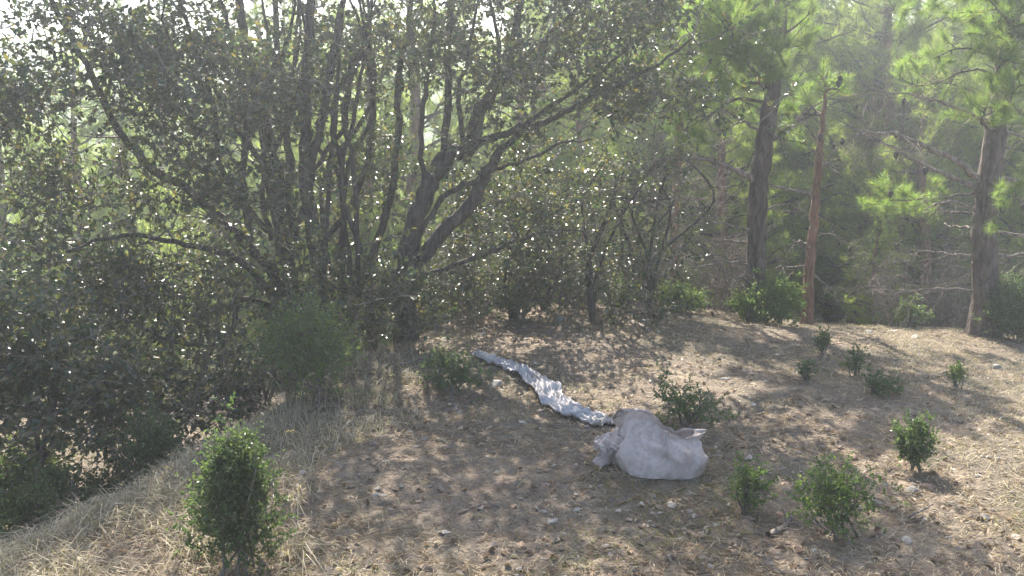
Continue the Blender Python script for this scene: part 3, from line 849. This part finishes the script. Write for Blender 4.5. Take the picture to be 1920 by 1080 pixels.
def bare_bush(label, px, py, y, wm, hm, seed):
    r = np.random.default_rng(seed)
    p = P(px, py, y); b = np.array(base_at(p[0], y))
    mb, fine = MB(), MB()
    for k in range(16):
        d = unit(np.array([r.normal(0, wm), r.normal(0, wm * .7), hm]))
        q, qr = limb(r, b + [r.normal(0, .08), r.normal(0, .08), -.03], d, hm * r.uniform(.7, 1.1), .008, 8, .02, .16)
        tube(mb, q, qr, 4)
        for _ in range(14):
            i = r.integers(2, 8)
            e, er = limb(r, q[i], unit(rdir(1, r)[0] + [0, 0, .2]), r.uniform(.15, .45), .0032, 4, -.05, .28)
            tube(fine, e, er, 3)
            for _ in range(3):
                f_, fr = limb(r, e[r.integers(1, 4)], rdir(1, r)[0], r.uniform(.08, .22), .0022, 3, -.05, .3)
                tube(fine, f_, fr, 3)
    t = empty('bare_bush', tuple(b), label, 'shrub')
    mb.build('stems', M['dead_wood'], t, True, b)
    tag(fine.build('twigs', M['dead_wood'], t, True, b), kind='stuff')
bare_bush('leafless grey bush tangled beside the thin half-hidden pine trunk', 1225, 590, 9.3, .45, 1.7, 130)
bare_bush('leafless grey thicket between the slim trunk and the thick right pine', 1680, 605, 9.9, .6, 1.2, 131)
bare_bush('leafless twiggy bush left of the straight grey pine foot', 1350, 595, 9.6, .5, 1.1, 132)
bare_bush('bare twiggy bush under the big oak stems beside the rounded shrub', 470, 690, 6.6, .5, .8, 133)
bare_bush('bare twiggy bush on the crest under the forked oak', 880, 600, 8.5, .5, .9, 135)
bare_bush('bare twiggy bush on the crest right of the dark crest shrub', 1075, 598, 9.0, .5, 1.1, 136)
bare_bush('bare twiggy bush behind the thick right pine', 1790, 600, 10.2, .5, 1.3, 134)

# ------------------------------------------------------------------ sack and cloth strip
def fnoise(p, seed, octs=4, f0=1.0):
    r = np.random.default_rng(seed)
    out = np.zeros(len(p)); amp = 1.0
    for o in range(octs):
        for _ in range(3):
            k = rdir(1, r)[0] * f0 * (1.9 ** o) * r.uniform(.8, 1.25)
            out += amp * np.sin(p @ k * 2 * math.pi + r.uniform(0, 6.28)) / 3
        amp *= .55
    return out

def build_sack():
    b = G(1228, 893)
    gx, gy = b[0], b[1] + .12
    base = np.array([gx, gy, float(gz(gx, gy))])
    nt_, ns = 160, 46
    th = np.arange(nt_) * 2 * math.pi / nt_
    c, s = np.cos(th), np.sin(th)                       # s<0 faces the camera
    # rim height round the mouth: peak at left, dip at front right, corner at right
    xs = np.array([-1.05, -.8, -.45, -.2, .02, .3, .55, .8, 1.05])
    front = np.array([.25, .31, .375, .385, .315, .265, .24, .26, .285])
    back = np.array([.27, .335, .35, .33, .27, .25, .255, .275, .30])
    fr = np.interp(c, xs, front); bk = np.interp(c, xs, back)
    rim = fr + (bk - fr) * (.5 + .5 * np.clip(s * 1.6, -1, 1))
    rings = []
    for i in range(ns):
        u = i / (ns - 1)
        if u < .62:                                     # outer wall
            t = u / .62
            z = rim * t
            bul = .84 + .22 * math.sin(math.pi * min(1, t * .95 + .12)) - .1 * t
            a = .285 * bul; d = .19 * bul * (1 - .42 * t)
            lean = .05 * t
            sq = 1 + .1 * np.cos(4 * th + math.pi) * .6
            x = a * c * sq * (1 + .05 * t * (c > 0)) ; y = d * s * sq + lean * (c < .1)
        else:                                           # folds over the rim and down inside
            t = (u - .62) / .38
            z = rim * (1 - t * .62) + .012 * math.sin(math.pi * min(1, t * 6))
            k = 1 - .07 * min(1, t * 5) - .5 * max(0, t - .2)
            a = .285 * .98 * k * .985; d = .19 * .98 * .58 * k
            x = a * c * (1 + .05 * (c > 0)); y = d * s + .05 * (c < .1)
        rings.append(np.stack([x, y, z], -1))
    v = np.array(rings)                                 # ns, nt, 3
    # left end of the mouth is drawn shut, cloth heaped to the left
    shut = sstep(-.02, -.16, v[..., 0])
    top = sstep(.16, .33, v[..., 2])
    v[..., 1] -= v[..., 1] * shut * top * .72
    v[..., 1] -= (v[..., 1] - .01) * sstep(.0, .12, v[..., 0]) * sstep(.15, .26, v[..., 2]) * .5
    flat = v.reshape(-1, 3)
    rad = unit(np.stack([flat[:, 0] * .6, flat[:, 1], 0.12 * np.ones(len(flat))], -1))
    n1 = fnoise(flat * [1, 1.3, .7], 5, 3, 2.6)
    n2 = fnoise(flat * [1.2, 1.2, .45], 9, 3, 6.5)
    n3 = 1 - np.abs(fnoise(flat * [1.3, 1.3, .55], 13, 2, 5.0))
    n4 = 1 - np.abs(fnoise(flat * [1, 1, 1.2], 17, 2, 3.4)) * 1.6
    disp = .012 * n1 + .006 * n2 + .016 * n3 * sstep(.05, .28, flat[:, 2]) + .013 * np.clip(n4, -.3, 1) ** 2
    # long folds that hang from the peak
    ang = np.arctan2(flat[:, 0] + .12, .36 - flat[:, 2])
    disp += .008 * np.sin(ang * 13 + 1) * sstep(.42, .08, np.hypot(flat[:, 0] + .12, .36 - flat[:, 2])) * (flat[:, 1] < .02)
    rs = np.random.default_rng(3)
    seeds = flat[rs.integers(0, len(flat), 85)]
    grad = rdir(85, rs) * rs.uniform(.1, .42, 85)[:, None]
    dv = flat[:, None] - seeds[None]
    dist = np.linalg.norm(dv * [1, 1, .8], axis=2)
    wt = np.exp(-(dist - dist.min(1, keepdims=True)) / .0045)
    wt /= wt.sum(1, keepdims=True)
    facet = (wt * np.sum(dv * grad[None], 2)).sum(1)
    disp = disp * .75 + np.clip(facet, -.02, .02) * .9
    flat = flat + rad * disp[:, None]
    flat[:, 2] *= .8 - .06 * sstep(-.3, .3, flat[:, 0])
    flat[:, 0] = flat[:, 0] * .86 + .035
    flat[:, 2] = np.maximum(flat[:, 2], -.005 + .0 * flat[:, 2])
    flat[:, 2] += gz(flat[:, 0] + gx, flat[:, 1] + gy) - base[2]
    i = np.arange(ns - 1)[:, None] * nt_
    j = np.arange(nt_)[None]; k = (j + 1) % nt_
    f = np.stack([i + j, i + k, i + nt_ + k, i + nt_ + j], -1).reshape(-1, 4)
    cen = flat[-nt_:].mean(0)[None] - [[0, 0, .02]]
    f3 = np.stack([(ns - 1) * nt_ + j[0], (ns - 1) * nt_ + k[0], np.full(nt_, len(flat))], -1)
    t = empty('sack', tuple(base), 'crumpled dusty pinkish grey woven sack with open mouth lying on the litter', 'sack')
    mb = MB(); mb.add(np.vstack([flat, cen]), f3, f)
    mb.build('bag', M['sack'], t, True)
    # a turned-out flap at the left foot
    def sheet(name, fn, nu, nv, th_=.003):
        u, v_ = np.meshgrid(np.linspace(0, 1, nu), np.linspace(0, 1, nv))
        p = fn(u.ravel(), v_.ravel())
        q = np.arange((nv - 1))[:, None] * nu + np.arange(nu - 1)[None]
        ff = np.stack([q, q + 1, q + nu + 1, q + nu], -1).reshape(-1, 4)
        m_ = MB(); m_.add(p, None, ff)
        o = m_.build(name, M['sack'], t, True)
        so = o.modifiers.new('thickness', 'SOLIDIFY'); so.thickness = th_
        return o
    def flap(u, v_):
        x = -.185 - .105 * u + .02 * np.sin(v_ * 5)
        z = .012 + (.15 - .11 * u) * v_ + .012 * np.sin(u * 9)
        y = -.045 + .045 * np.sin(u * 4 + v_ * 2) - .03 * u * v_ + .03 * v_
        return np.stack([x, y, z], -1)
    sheet('torn_flap', flap, 26, 20)
    def collar(u, v_):
        # gathered neck where the strip leaves the sack
        a = -math.pi * .15 + u * math.pi * 1.35
        rr = .06 + .006 * np.sin(a * 5) + .004 * np.sin(a * 13 + v_ * 4)
        x = -.17 - .11 * v_ + .015 * np.sin(a * 5)
        y = .0 + rr * np.cos(a) * (1 - .1 * v_) + .05 * v_
        z = .14 - .06 * v_ + rr * .85 * np.sin(a) * .95 + .012 * np.sin(v_ * 14 + a * 3)
        return np.stack([x, y, z], -1)
    sheet('gathered_neck', collar, 60, 24)
    return base
sack_base = build_sack()

def build_strip():
    path = [(893, 667, .05), (925, 681, .1), (960, 694, .12), (990, 708, .14), (1020, 735, .15), (1060, 768, .15), (1100, 788, .14), (1140, 803, .11)]
    g = [G(a, b) for a, b, _ in path]
    wds = [p[2] for p in path]
    a = spline(np.array([[*q, w_] for q, w_ in zip(g, wds)]), 22)
    nv = 44
    d = unit(np.gradient(a[:, :2], axis=0))
    side = np.stack([d[:, 1], -d[:, 0]], -1)
    n = len(a)
    u = np.linspace(-1, 1, nv)[None]
    tpar = np.linspace(0, 1, n)[:, None]
    wgl = .25 * np.sin(tpar * 21) * (1 - u ** 2) * .2 + .06 * np.sin(tpar * 47 + u * 3)
    edge = 1 + .13 * np.sin(tpar * 17 + 2 * np.sign(u)) + .1 * np.sin(tpar * 39 + np.sign(u)) + .07 * np.sin(tpar * 83 + 3 * np.sign(u))
    off = (u + wgl) * a[:, 3:4] * .6 * (1 + (edge - 1) * np.abs(u) ** 2)
    X = a[:, 0:1] + side[:, 0:1] * off
    Y = a[:, 1:2] + side[:, 1:2] * off
    Z = gz(X, Y) + .012
    ph = u * 8 + 1.1 * np.sin(tpar * 6) + tpar * 3
    pleat = (1 - np.abs(np.sin(ph)) ** .6) * .024 + .01 * (1 - np.abs(np.sin(ph * 2.3 + tpar * 5))) + .003 * np.sin(ph * 5.1 + 14 * tpar)
    arch = .012 * (1 - u ** 2) * (.6 + .6 * np.sin(tpar * 13 + .6) ** 2)
    hump = .045 * np.exp(-((tpar - .42) / .05) ** 2) * np.clip(1 - (u - .3) ** 2 * 1.4, 0, 1)
    Z = Z + pleat + arch + hump
    p = np.stack([X, Y, Z], -1).reshape(-1, 3)
    rs = np.random.default_rng(8)
    seeds = p[rs.integers(0, len(p), 170), :2]
    grad = rs.normal(0, .38, (170, 2))
    dv = p[:, None, :2] - seeds[None]
    dist = np.linalg.norm(dv, axis=2)
    wt = np.exp(-(dist - dist.min(1, keepdims=True)) / .004)
    wt /= wt.sum(1, keepdims=True)
    p[:, 2] += np.clip((wt * np.sum(dv * grad[None], 2)).sum(1), -.01, .025)
    p[:, 2] = np.maximum(p[:, 2], gz(p[:, 0], p[:, 1]) + .006)
    p += rng.normal(0, .0009, p.shape)
    q = np.arange(n - 1)[:, None] * nv + np.arange(nv - 1)[None]
    f = np.stack([q, q + 1, q + nv + 1, q + nv], -1).reshape(-1, 4)
    # tattered ends
    keep = rng.random(len(f)) > .0
    mb = MB(); mb.add(p, None, f[keep])
    o = mb.build('cloth_strip', M['strip'], None, True, tuple(g[3]))
    so = o.modifiers.new('thickness', 'SOLIDIFY'); so.thickness = .002
    tag(o, 'long twisted strip of dirty white fabric trailing from the sack to the low shrub', 'cloth')
build_strip()

# ------------------------------------------------------------------ stones, wood scraps
def stone_mesh(seed, flat):
    r = np.random.default_rng(seed)
    import bmesh
    bm = bmesh.new()
    bmesh.ops.create_icosphere(bm, subdivisions=2, radius=1)
    ax = rdir(7, r); cut = r.uniform(.5, .85, 7)
    for v in bm.verts:
        p = np.array(v.co)
        for a_, c_ in zip(ax, cut):
            dd = p @ a_
            if dd > c_: p = p - a_ * (dd - c_)
        p *= [1, r.uniform(.72, .78), flat]
        v.co = p
    me = bpy.data.meshes.new('stone')
    bm.to_mesh(me); bm.free()
    return me
SM = []
for i in range(8):
    me = stone_mesh(200 + i, [.35, .5, .25, .6, .3, .45, .22, .7][i])
    me.materials.append(M['rust_stone'] if i in (3, 5) else M['stone'])
    SM.append(me)
def stone(px, py, wpx, k, label, group=None, seed=0):
    r = np.random.default_rng(seed + int(px) * 7 + int(py))
    b = G(px, py)
    s = wpx * b[1] / FPX / 2
    o = bpy.data.objects.new('stone', SM[k]); link(o)
    o.location = (b[0], b[1], b[2] + s * .08)
    o.scale = (s, s, s)
    o.rotation_euler = (r.normal(0, .2), r.normal(0, .2), r.uniform(0, 6.28))
    return tag(o, label, 'stone', group)
for px, py, wp, k, lab in [
    (1520, 606, 40, 2, 'long pale slab lying on the crest at the foot of the slim trunk'),
    (1672, 622, 26, 6, 'flat pale stone on the crest right of the slim trunk'),
    (1712, 634, 24, 2, 'flat white stone in sunlit grass below the crest'),
    (1630, 626, 22, 4, 'pale flat stone on the crest just right of the dark seedling'),
    (1866, 692, 26, 7, 'dark rounded stone on the sunlit grass near the right edge'),
    (1768, 712, 14, 3, 'small brown stone beside the green seedling at far right'),
    (1835, 757, 16, 0, 'white stone standing in sunlit grass right of the upright sapling'),
    (1880, 745, 12, 1, 'narrow white stone near the right edge of the sunlit grass'),
    (1600, 858, 22, 3, 'dark brown stone left of the upright sapling'),
    (1692, 870, 26, 5, 'reddish stone at the foot of the upright sapling'),
    (1738, 915, 34, 5, 'grey brown slab below the upright sapling'),
    (1712, 922, 30, 1, 'dull stone in shade left of the grey brown slab'),
    (1650, 945, 30, 2, 'pale flat stone at the right side of the large low shrub'),
    (1700, 1015, 30, 4, 'flat grey stone in shade below the large low shrub'),
    (1360, 712, 26, 2, 'pale stone on the shaded slope above the loose shrub'),
    (1290, 875, 10, 1, 'small stone at the right foot of the sack'),
    (1034, 980, 30, 0, 'rounded grey stone in the lower middle foreground'),
    (1114, 978, 16, 1, 'pale pebble right of the rounded grey foreground stone'),
    (1260, 950, 30, 4, 'grey stone in the shadow in front of the sack'),
    (1070, 846, 18, 6, 'pale chip of stone in the light left of the sack'),
    (1028, 912, 14, 3, 'orange brown stone left of the sack on the shaded floor'),
    (1052, 603, 34, 7, 'grey boulder under the oaks at the crest'),
    (1212, 604, 28, 0, 'pale grey stone at the crest behind the wood scrap'),
    (835, 616, 26, 2, 'pale flat stone lit by sun under the forked oak'),
    (905, 628, 18, 0, 'rusty stone under the forked oak right of the pale lit one'),
    (930, 722, 34, 1, 'dull pinkish stone beside the upper end of the cloth strip'),
    (1905, 1010, 26, 4, 'pale flat stone at the bottom right corner'),
    (740, 672, 34, 5, 'brown stone at the foot of the forked oak'),
    (690, 860, 14, 0, 'small stone in the dry grass right of the conical shrub'),
]:
    stone(px, py, wp, k, lab)
r_ = np.random.default_rng(90)
zones = [((1500, 1900), (640, 800), 34, 'small pale stone among the sunlit grass of the right slope', 'stones on the sunlit right slope'),
         ((930, 1500), (620, 770), 34, 'small stone on the shaded slope between cloth strip and crest seedlings', 'stones on the shaded middle slope'),
         ((700, 1130), (760, 960), 40, 'small stone on the bare floor left of the sack', 'stones left of the sack'),
         ((960, 1480), (930, 1075), 34, 'small stone on the floor in front of the sack', 'stones in front of the sack'),
         ((1420, 1900), (780, 1070), 36, 'small stone around the low shrubs of the right foreground', 'stones of the right foreground'),
         ((740, 1120), (590, 650), 14, 'small stone under the oaks along the crest', 'stones under the oaks')]
for (x0, x1), (y0, y1), n, lab, grp in zones:
    for i in range(n):
        py = r_.uniform(y0, y1)
        stone(r_.uniform(x0, x1), py, r_.uniform(9, 19) * (.7 + .5 * (py - 600) / 480), int(r_.integers(0, 8)), lab, grp, i)

def fallen(name, label, pts, rad, mat_='dead_wood', lift=.01, twigs=0, seed=1, cat='branch'):
    r = np.random.default_rng(seed)
    g = np.array([[*G(a, b), 0] for a, b in pts])
    a = spline(g, 5)[:, :3]
    a[:, 2] = gz(a[:, 0], a[:, 1]) + lift + r.normal(0, .003, len(a))
    base = a[0].copy()
    rr = np.interp(np.linspace(0, 1, len(a)), np.linspace(0, 1, len(rad)), rad)
    mb = MB(); tube(mb, a, rr, 7, .18, r)
    for _ in range(twigs):
        i = r.integers(1, len(a) - 1)
        e, er = limb(r, a[i], unit(rdir(1, r)[0] * [1, 1, .6] + [0, 0, .4]), r.uniform(.06, .22), .004, 4, -.1, .3)
        tube(mb, e, er, 4)
    o = mb.build(name, M[mat_], None, True, tuple(base))
    return tag(o, label, cat)
fallen('wood_scrap', 'short split piece of pale wood lying on the crest', [(1183, 606), (1200, 614), (1216, 621)], (.02, .024, .014), cat='wood')
fallen('fallen_branch', 'grey dead root-like branch beside the largest low shrub', [(1440, 1010), (1465, 995), (1485, 975)], (.012, .016, .006), twigs=9, seed=3)
fallen('fallen_branch', 'thin grey stick in shade right of the largest low shrub', [(1705, 980), (1725, 970), (1748, 958)], (.005, .004), seed=4, lift=.03)
fallen('fallen_branch', 'thin pale dead branch on the crest left of the straight pine', [(1335, 596), (1365, 586), (1395, 578)], (.012, .02, .014), lift=.06, twigs=4, seed=5)
fallen('fallen_branch', 'dry forked stick under the oaks behind the low shrub', [(690, 700), (740, 690), (800, 680)], (.01, .012, .005), twigs=7, seed=6, lift=.02)
fallen('fallen_branch', 'thin dry stick on the floor above the rounded foreground stone', [(860, 965), (900, 950), (935, 955)], (.004, .003), seed=8)

# ------------------------------------------------------------------ ground cover
def in_poly(px, py, poly):
    inside = np.zeros(len(px), bool)
    j = len(poly) - 1
    for i in range(len(poly)):
        xi, yi = poly[i]; xj, yj = poly[j]
        c = ((yi > py) != (yj > py)) & (px < (xj - xi) * (py - yi) / (yj - yi + 1e-12) + xi)
        inside ^= c; j = i
    return inside

def blades(mb, base, h, w_, lean, r, curl=.5):
    n = len(base)
    az = r.uniform(0, 6.28, n)
    dirh = np.stack([np.cos(az), np.sin(az), np.zeros(n)], -1)
    side = np.stack([-np.sin(az), np.cos(az), np.zeros(n)], -1)
    H, Ln = h[:, None], (lean * r.uniform(.3, 1.4, n))[:, None]
    up = np.array([0, 0, 1.0])
    W = w_[:, None]
    p0 = base
    p1 = base + up * H * .5 + dirh * H * Ln * .25
    p2 = base + up * H * (.95 - .35 * Ln * curl) + dirh * H * Ln * .9
    v = np.stack([p0 - side * W, p0 + side * W, p1 + side * W * .8, p1 - side * W * .8, p2], 1)
    b = np.arange(n)[:, None] * 5
    mb.add(v.reshape(-1, 3), b + np.array([[3, 2, 4]]), b + np.array([[0, 1, 2, 3]]))

def scatter(r, n, x0, x1, y0, y1):
    y = y0 + (y1 - y0) * r.random(n) ** 1.25
    x = r.uniform(-1, 1, n) * (.66 * y + .3)
    return x, y, gz(x, y)

def clump_mask(x, y, seed, f=1.3):
    return fnoise(np.stack([x, y, np.zeros(len(x))], -1), seed, 3, f)

def cover():
    r = np.random.default_rng(300)
    # tall straw on the left bank, in tufts
    mb = MB()
    n = 300
    t = r.random(n)
    cx = -2.3 + 1.15 * t + r.normal(0, .28, n) + .3; cy = 3.3 + 3.2 * t ** 1.2 + r.normal(0, .28, n)
    for i in range(n):
        k = int(r.integers(20, 70))
        sp = r.uniform(.03, .09)
        x, y = cx[i] + r.normal(0, sp, k), cy[i] + r.normal(0, sp, k)
        hh = r.uniform(.03, .11) * r.uniform(.5, 1.2, k) * (1.25 if r.random() < .25 else 1)
        blades(mb, np.stack([x, y, gz(x, y) - .005], -1), hh, r.uniform(.001, .0024, k), 1.5, r)
    # bottom-left mat of lodged straw
    x, y, z = scatter(r, 50000, -3, 9, 2.6, 4.6)
    k = (clump_mask(x, y, 4, 1.4) > .05) & (x < -.75 - .25 * (y - 3)) & (x > -2.9)
    blades(mb, np.stack([x, y, z], -1)[k], r.uniform(.03, .17, k.sum()), r.uniform(.001, .0026, k.sum()), 2.2, r, 1.15)
    o = mb.build('dry_grass', M['straw'])
    tag(o, 'pale dry straw grass covering the left bank', 'grass', None, 'stuff')
    # thin short grass over the mound
    mb = MB()
    x, y, z = scatter(r, 95000, -2.6, 5.6, 2.4, 9.6)
    dens = .08 + .75 * sstep(1.4, 3.2, x - .15 * (y - 5)) + .35 * sstep(-.2, .7, clump_mask(x, y, 8, .7))
    k = r.random(len(x)) < dens
    blades(mb, np.stack([x, y, z], -1)[k], r.uniform(.01, .045, k.sum()) * (1 + .4 * sstep(2, 4, x[k])), r.uniform(.0011, .0024, k.sum()), 2.6, r, .9)
    o = mb.build('dry_grass', M['straw'])
    tag(o, 'thin short dry grass scattered over the stony mound', 'grass', None, 'stuff')
    mb = MB()
    x, y, z = scatter(r, 50000, -2.2, 5.2, 2.6, 9.3)
    k = clump_mask(x, y, 15, .55) > .22
    blades(mb, np.stack([x, y, z], -1)[k], r.uniform(.01, .035, k.sum()), r.uniform(.001, .002, k.sum()), 1.5, r)
    o = mb.build('green_grass', M['green_grass'])
    tag(o, 'patches of short fresh green grass in the litter', 'grass', None, 'stuff')
    # dead leaves
    mb = MB()
    x, y, z = scatter(r, 26000, -2.6, 5.6, 2.3, 9.6)
    dens = .1 + .3 * sstep(-.2, .7, clump_mask(x, y, 21, .9)) - .2 * sstep(2.2, 3.6, x)
    k = r.random(len(x)) < dens
    p = np.stack([x, y, z + .006], -1)[k]
    m = len(p)
    d = unit(rdir(m, r) * [1, 1, .15]); nr = unit(rdir(m, r) * .3 + [0, 0, 1])
    ln = r.uniform(.016, .042, m)
    leaves(mb, p + [0, 0, .004], d, nr, ln, ln * r.uniform(.45, .75, m), .3, .25)
    o = mb.build('leaf_litter', M['dead_leaf'])
    tag(o, 'brown fallen oak leaves strewn over the mound', 'leaves', None, 'stuff')
    # fallen needles
    mb = MB()
    x, y, z = scatter(r, 90000, -2.4, 5.6, 2.3, 9.6)
    k = r.random(len(x)) < .35 + .5 * sstep(-.3, .5, clump_mask(x, y, 31, .8))
    p = np.stack([x, y, z + .006], -1)[k]
    needles(mb, p, rdir(len(p), r) * [1, 1, .12] + [0, 0, .04], r.uniform(.05, .12, len(p)), .0032)
    o = mb.build('needle_litter', M['dead_needle'])
    tag(o, 'fallen brown pine needles and straw bits over the ground', 'needles', None, 'stuff')
    # gravel chips
    mb = MB()
    x, y, z = scatter(r, 11000, -2.2, 5.4, 2.3, 9.4)
    k = r.random(len(x)) < .3 + .6 * sstep(-.2, .5, clump_mask(x, y, 41, .7))
    x, y, z = x[k], y[k], z[k]
    n = len(x)
    s = .006 + .021 * r.random(n) ** 2.2
    octa = np.array([[1, 0, 0], [0, 1, 0], [-1, 0, 0], [0, -1, 0], [.2, .1, .55], [0, 0, -.4]])
    jit = r.uniform(.6, 1.35, (n, 6, 1))
    a = r.uniform(0, 6.28, n)
    v = octa[None] * jit * s[:, None, None] * np.array([1.3, .85, 1])
    vx = v[..., 0] * np.cos(a)[:, None] - v[..., 1] * np.sin(a)[:, None]
    vy = v[..., 0] * np.sin(a)[:, None] + v[..., 1] * np.cos(a)[:, None]
    v = np.stack([vx + x[:, None], vy + y[:, None], v[..., 2] + z[:, None] + .002], -1)
    F = np.array([[0, 1, 4], [1, 2, 4], [2, 3, 4], [3, 0, 4], [1, 0, 5], [2, 1, 5], [3, 2, 5], [0, 3, 5]])
    mb.add(v.reshape(-1, 3), (np.arange(n)[:, None, None] * 6 + F[None]).reshape(-1, 3))
    o = mb.build('gravel', M['gravel'])
    tag(o, 'small stone chips scattered over the mound', 'gravel', None, 'stuff')
cover()

# tall dry stalks with seed heads
def stalk(px, py, hpx, lean, label, seed, group=None, at_y=None):
    r = np.random.default_rng(seed)
    if at_y is None: b = G(px, py)
    else:
        p = P(px, py, at_y); b = np.array(base_at(p[0], at_y))
    h = hpx * b[1] / FPX
    t = empty('grass_stalk', tuple(b), label, 'plant', group)
    a = np.array([[*b, .0024], [*(b + [lean * h * .15, 0, h * .5]), .002], [*(b + [lean * h * .45, r.normal(0, .03), h * .88]), .001], [*(b + [lean * h * .85, r.normal(0, .04), h]), .0008]])
    a = spline(a, 5)
    mb = MB(); tube(mb, a[:, :3], a[:, 3], 4)
    mb.build('stem', M['straw'], t, True, b)
    mb = MB()
    n = 30
    u = r.uniform(.8, 1, n)
    q = np.stack([np.interp(u, np.linspace(0, 1, len(a)), a[:, c]) for c in range(3)], -1)
    ax = unit(a[-1, :3] - a[-4, :3])
    leaves(mb, q, unit(ax + rdir(n, r) * .4), rdir(n, r), r.uniform(.016, .03, n), r.uniform(.004, .007, n))
    mb.build('seed_head', M['straw'], t, False, b)
for i, (px, py, h, ln) in enumerate([(165, 905, 95, .9), (230, 900, 80, -.7), (285, 880, 90, .8), (320, 890, 70, .6), (205, 850, 60, .7), (350, 850, 85, -.6), (395, 830, 75, .5), (130, 935, 100, -.5),
                                     (270, 950, 95, .9), (560, 800, 110, .35), (610, 770, 100, .3), (640, 790, 90, -.3), (540, 790, 95, -.4), (580, 940, 150, -.25), (650, 760, 80, .4), (95, 960, 110, .7)]):
    lab = 'arching dry grass stalk with pale seed head on the left bank' if px < 450 else 'upright dry grass stalk in front of the rounded green shrub'
    stalk(px, py, h, ln, lab, 400 + i, 'dry stalks on the left bank' if px < 450 else 'dry stalks by the rounded shrub')
stalk(1568, 604, 50, .1, 'dry stalk with pale head standing on the crest right of slim trunk', 430)
stalk(1612, 606, 62, -.05, 'taller dry stalk with pale head on the crest in the sun', 431)

# ------------------------------------------------------------------ haze, thickened to stand in for the veil of lens glare
def build_haze():
    x0, x1, y0, y1, z0, z1 = -190, 190, -40, 165, -12, 20.5
    v = [(x, y, z) for z in (z0, z1) for y in (y0, y1) for x in (x0, x1)]
    f = [[0, 2, 3, 1], [4, 5, 7, 6], [0, 1, 5, 4], [1, 3, 7, 5], [3, 2, 6, 7], [2, 0, 4, 6]]
    mb = MB(); mb.add(v, None, f)
    m = bpy.data.materials.new('haze'); m.use_nodes = True
    t = m.node_tree
    t.nodes.remove(t.nodes['Principled BSDF'])
    pv = t.nodes.new('ShaderNodeVolumePrincipled')
    pv.inputs['Color'].default_value = (.84, .91, 1, 1)  # blue tint imitates the bluish veil of lens glare
    pv.inputs['Density'].default_value = HAZE_DENSITY
    pv.inputs['Anisotropy'].default_value = .55
    t.links.new(pv.outputs[0], t.nodes['Material Output'].inputs['Volume'])
    o = mb.build('haze', m)
    tag(o, 'pale sunlit haze through the whole wood, thickened to stand in for lens glare', 'haze', None, 'stuff')
build_haze()
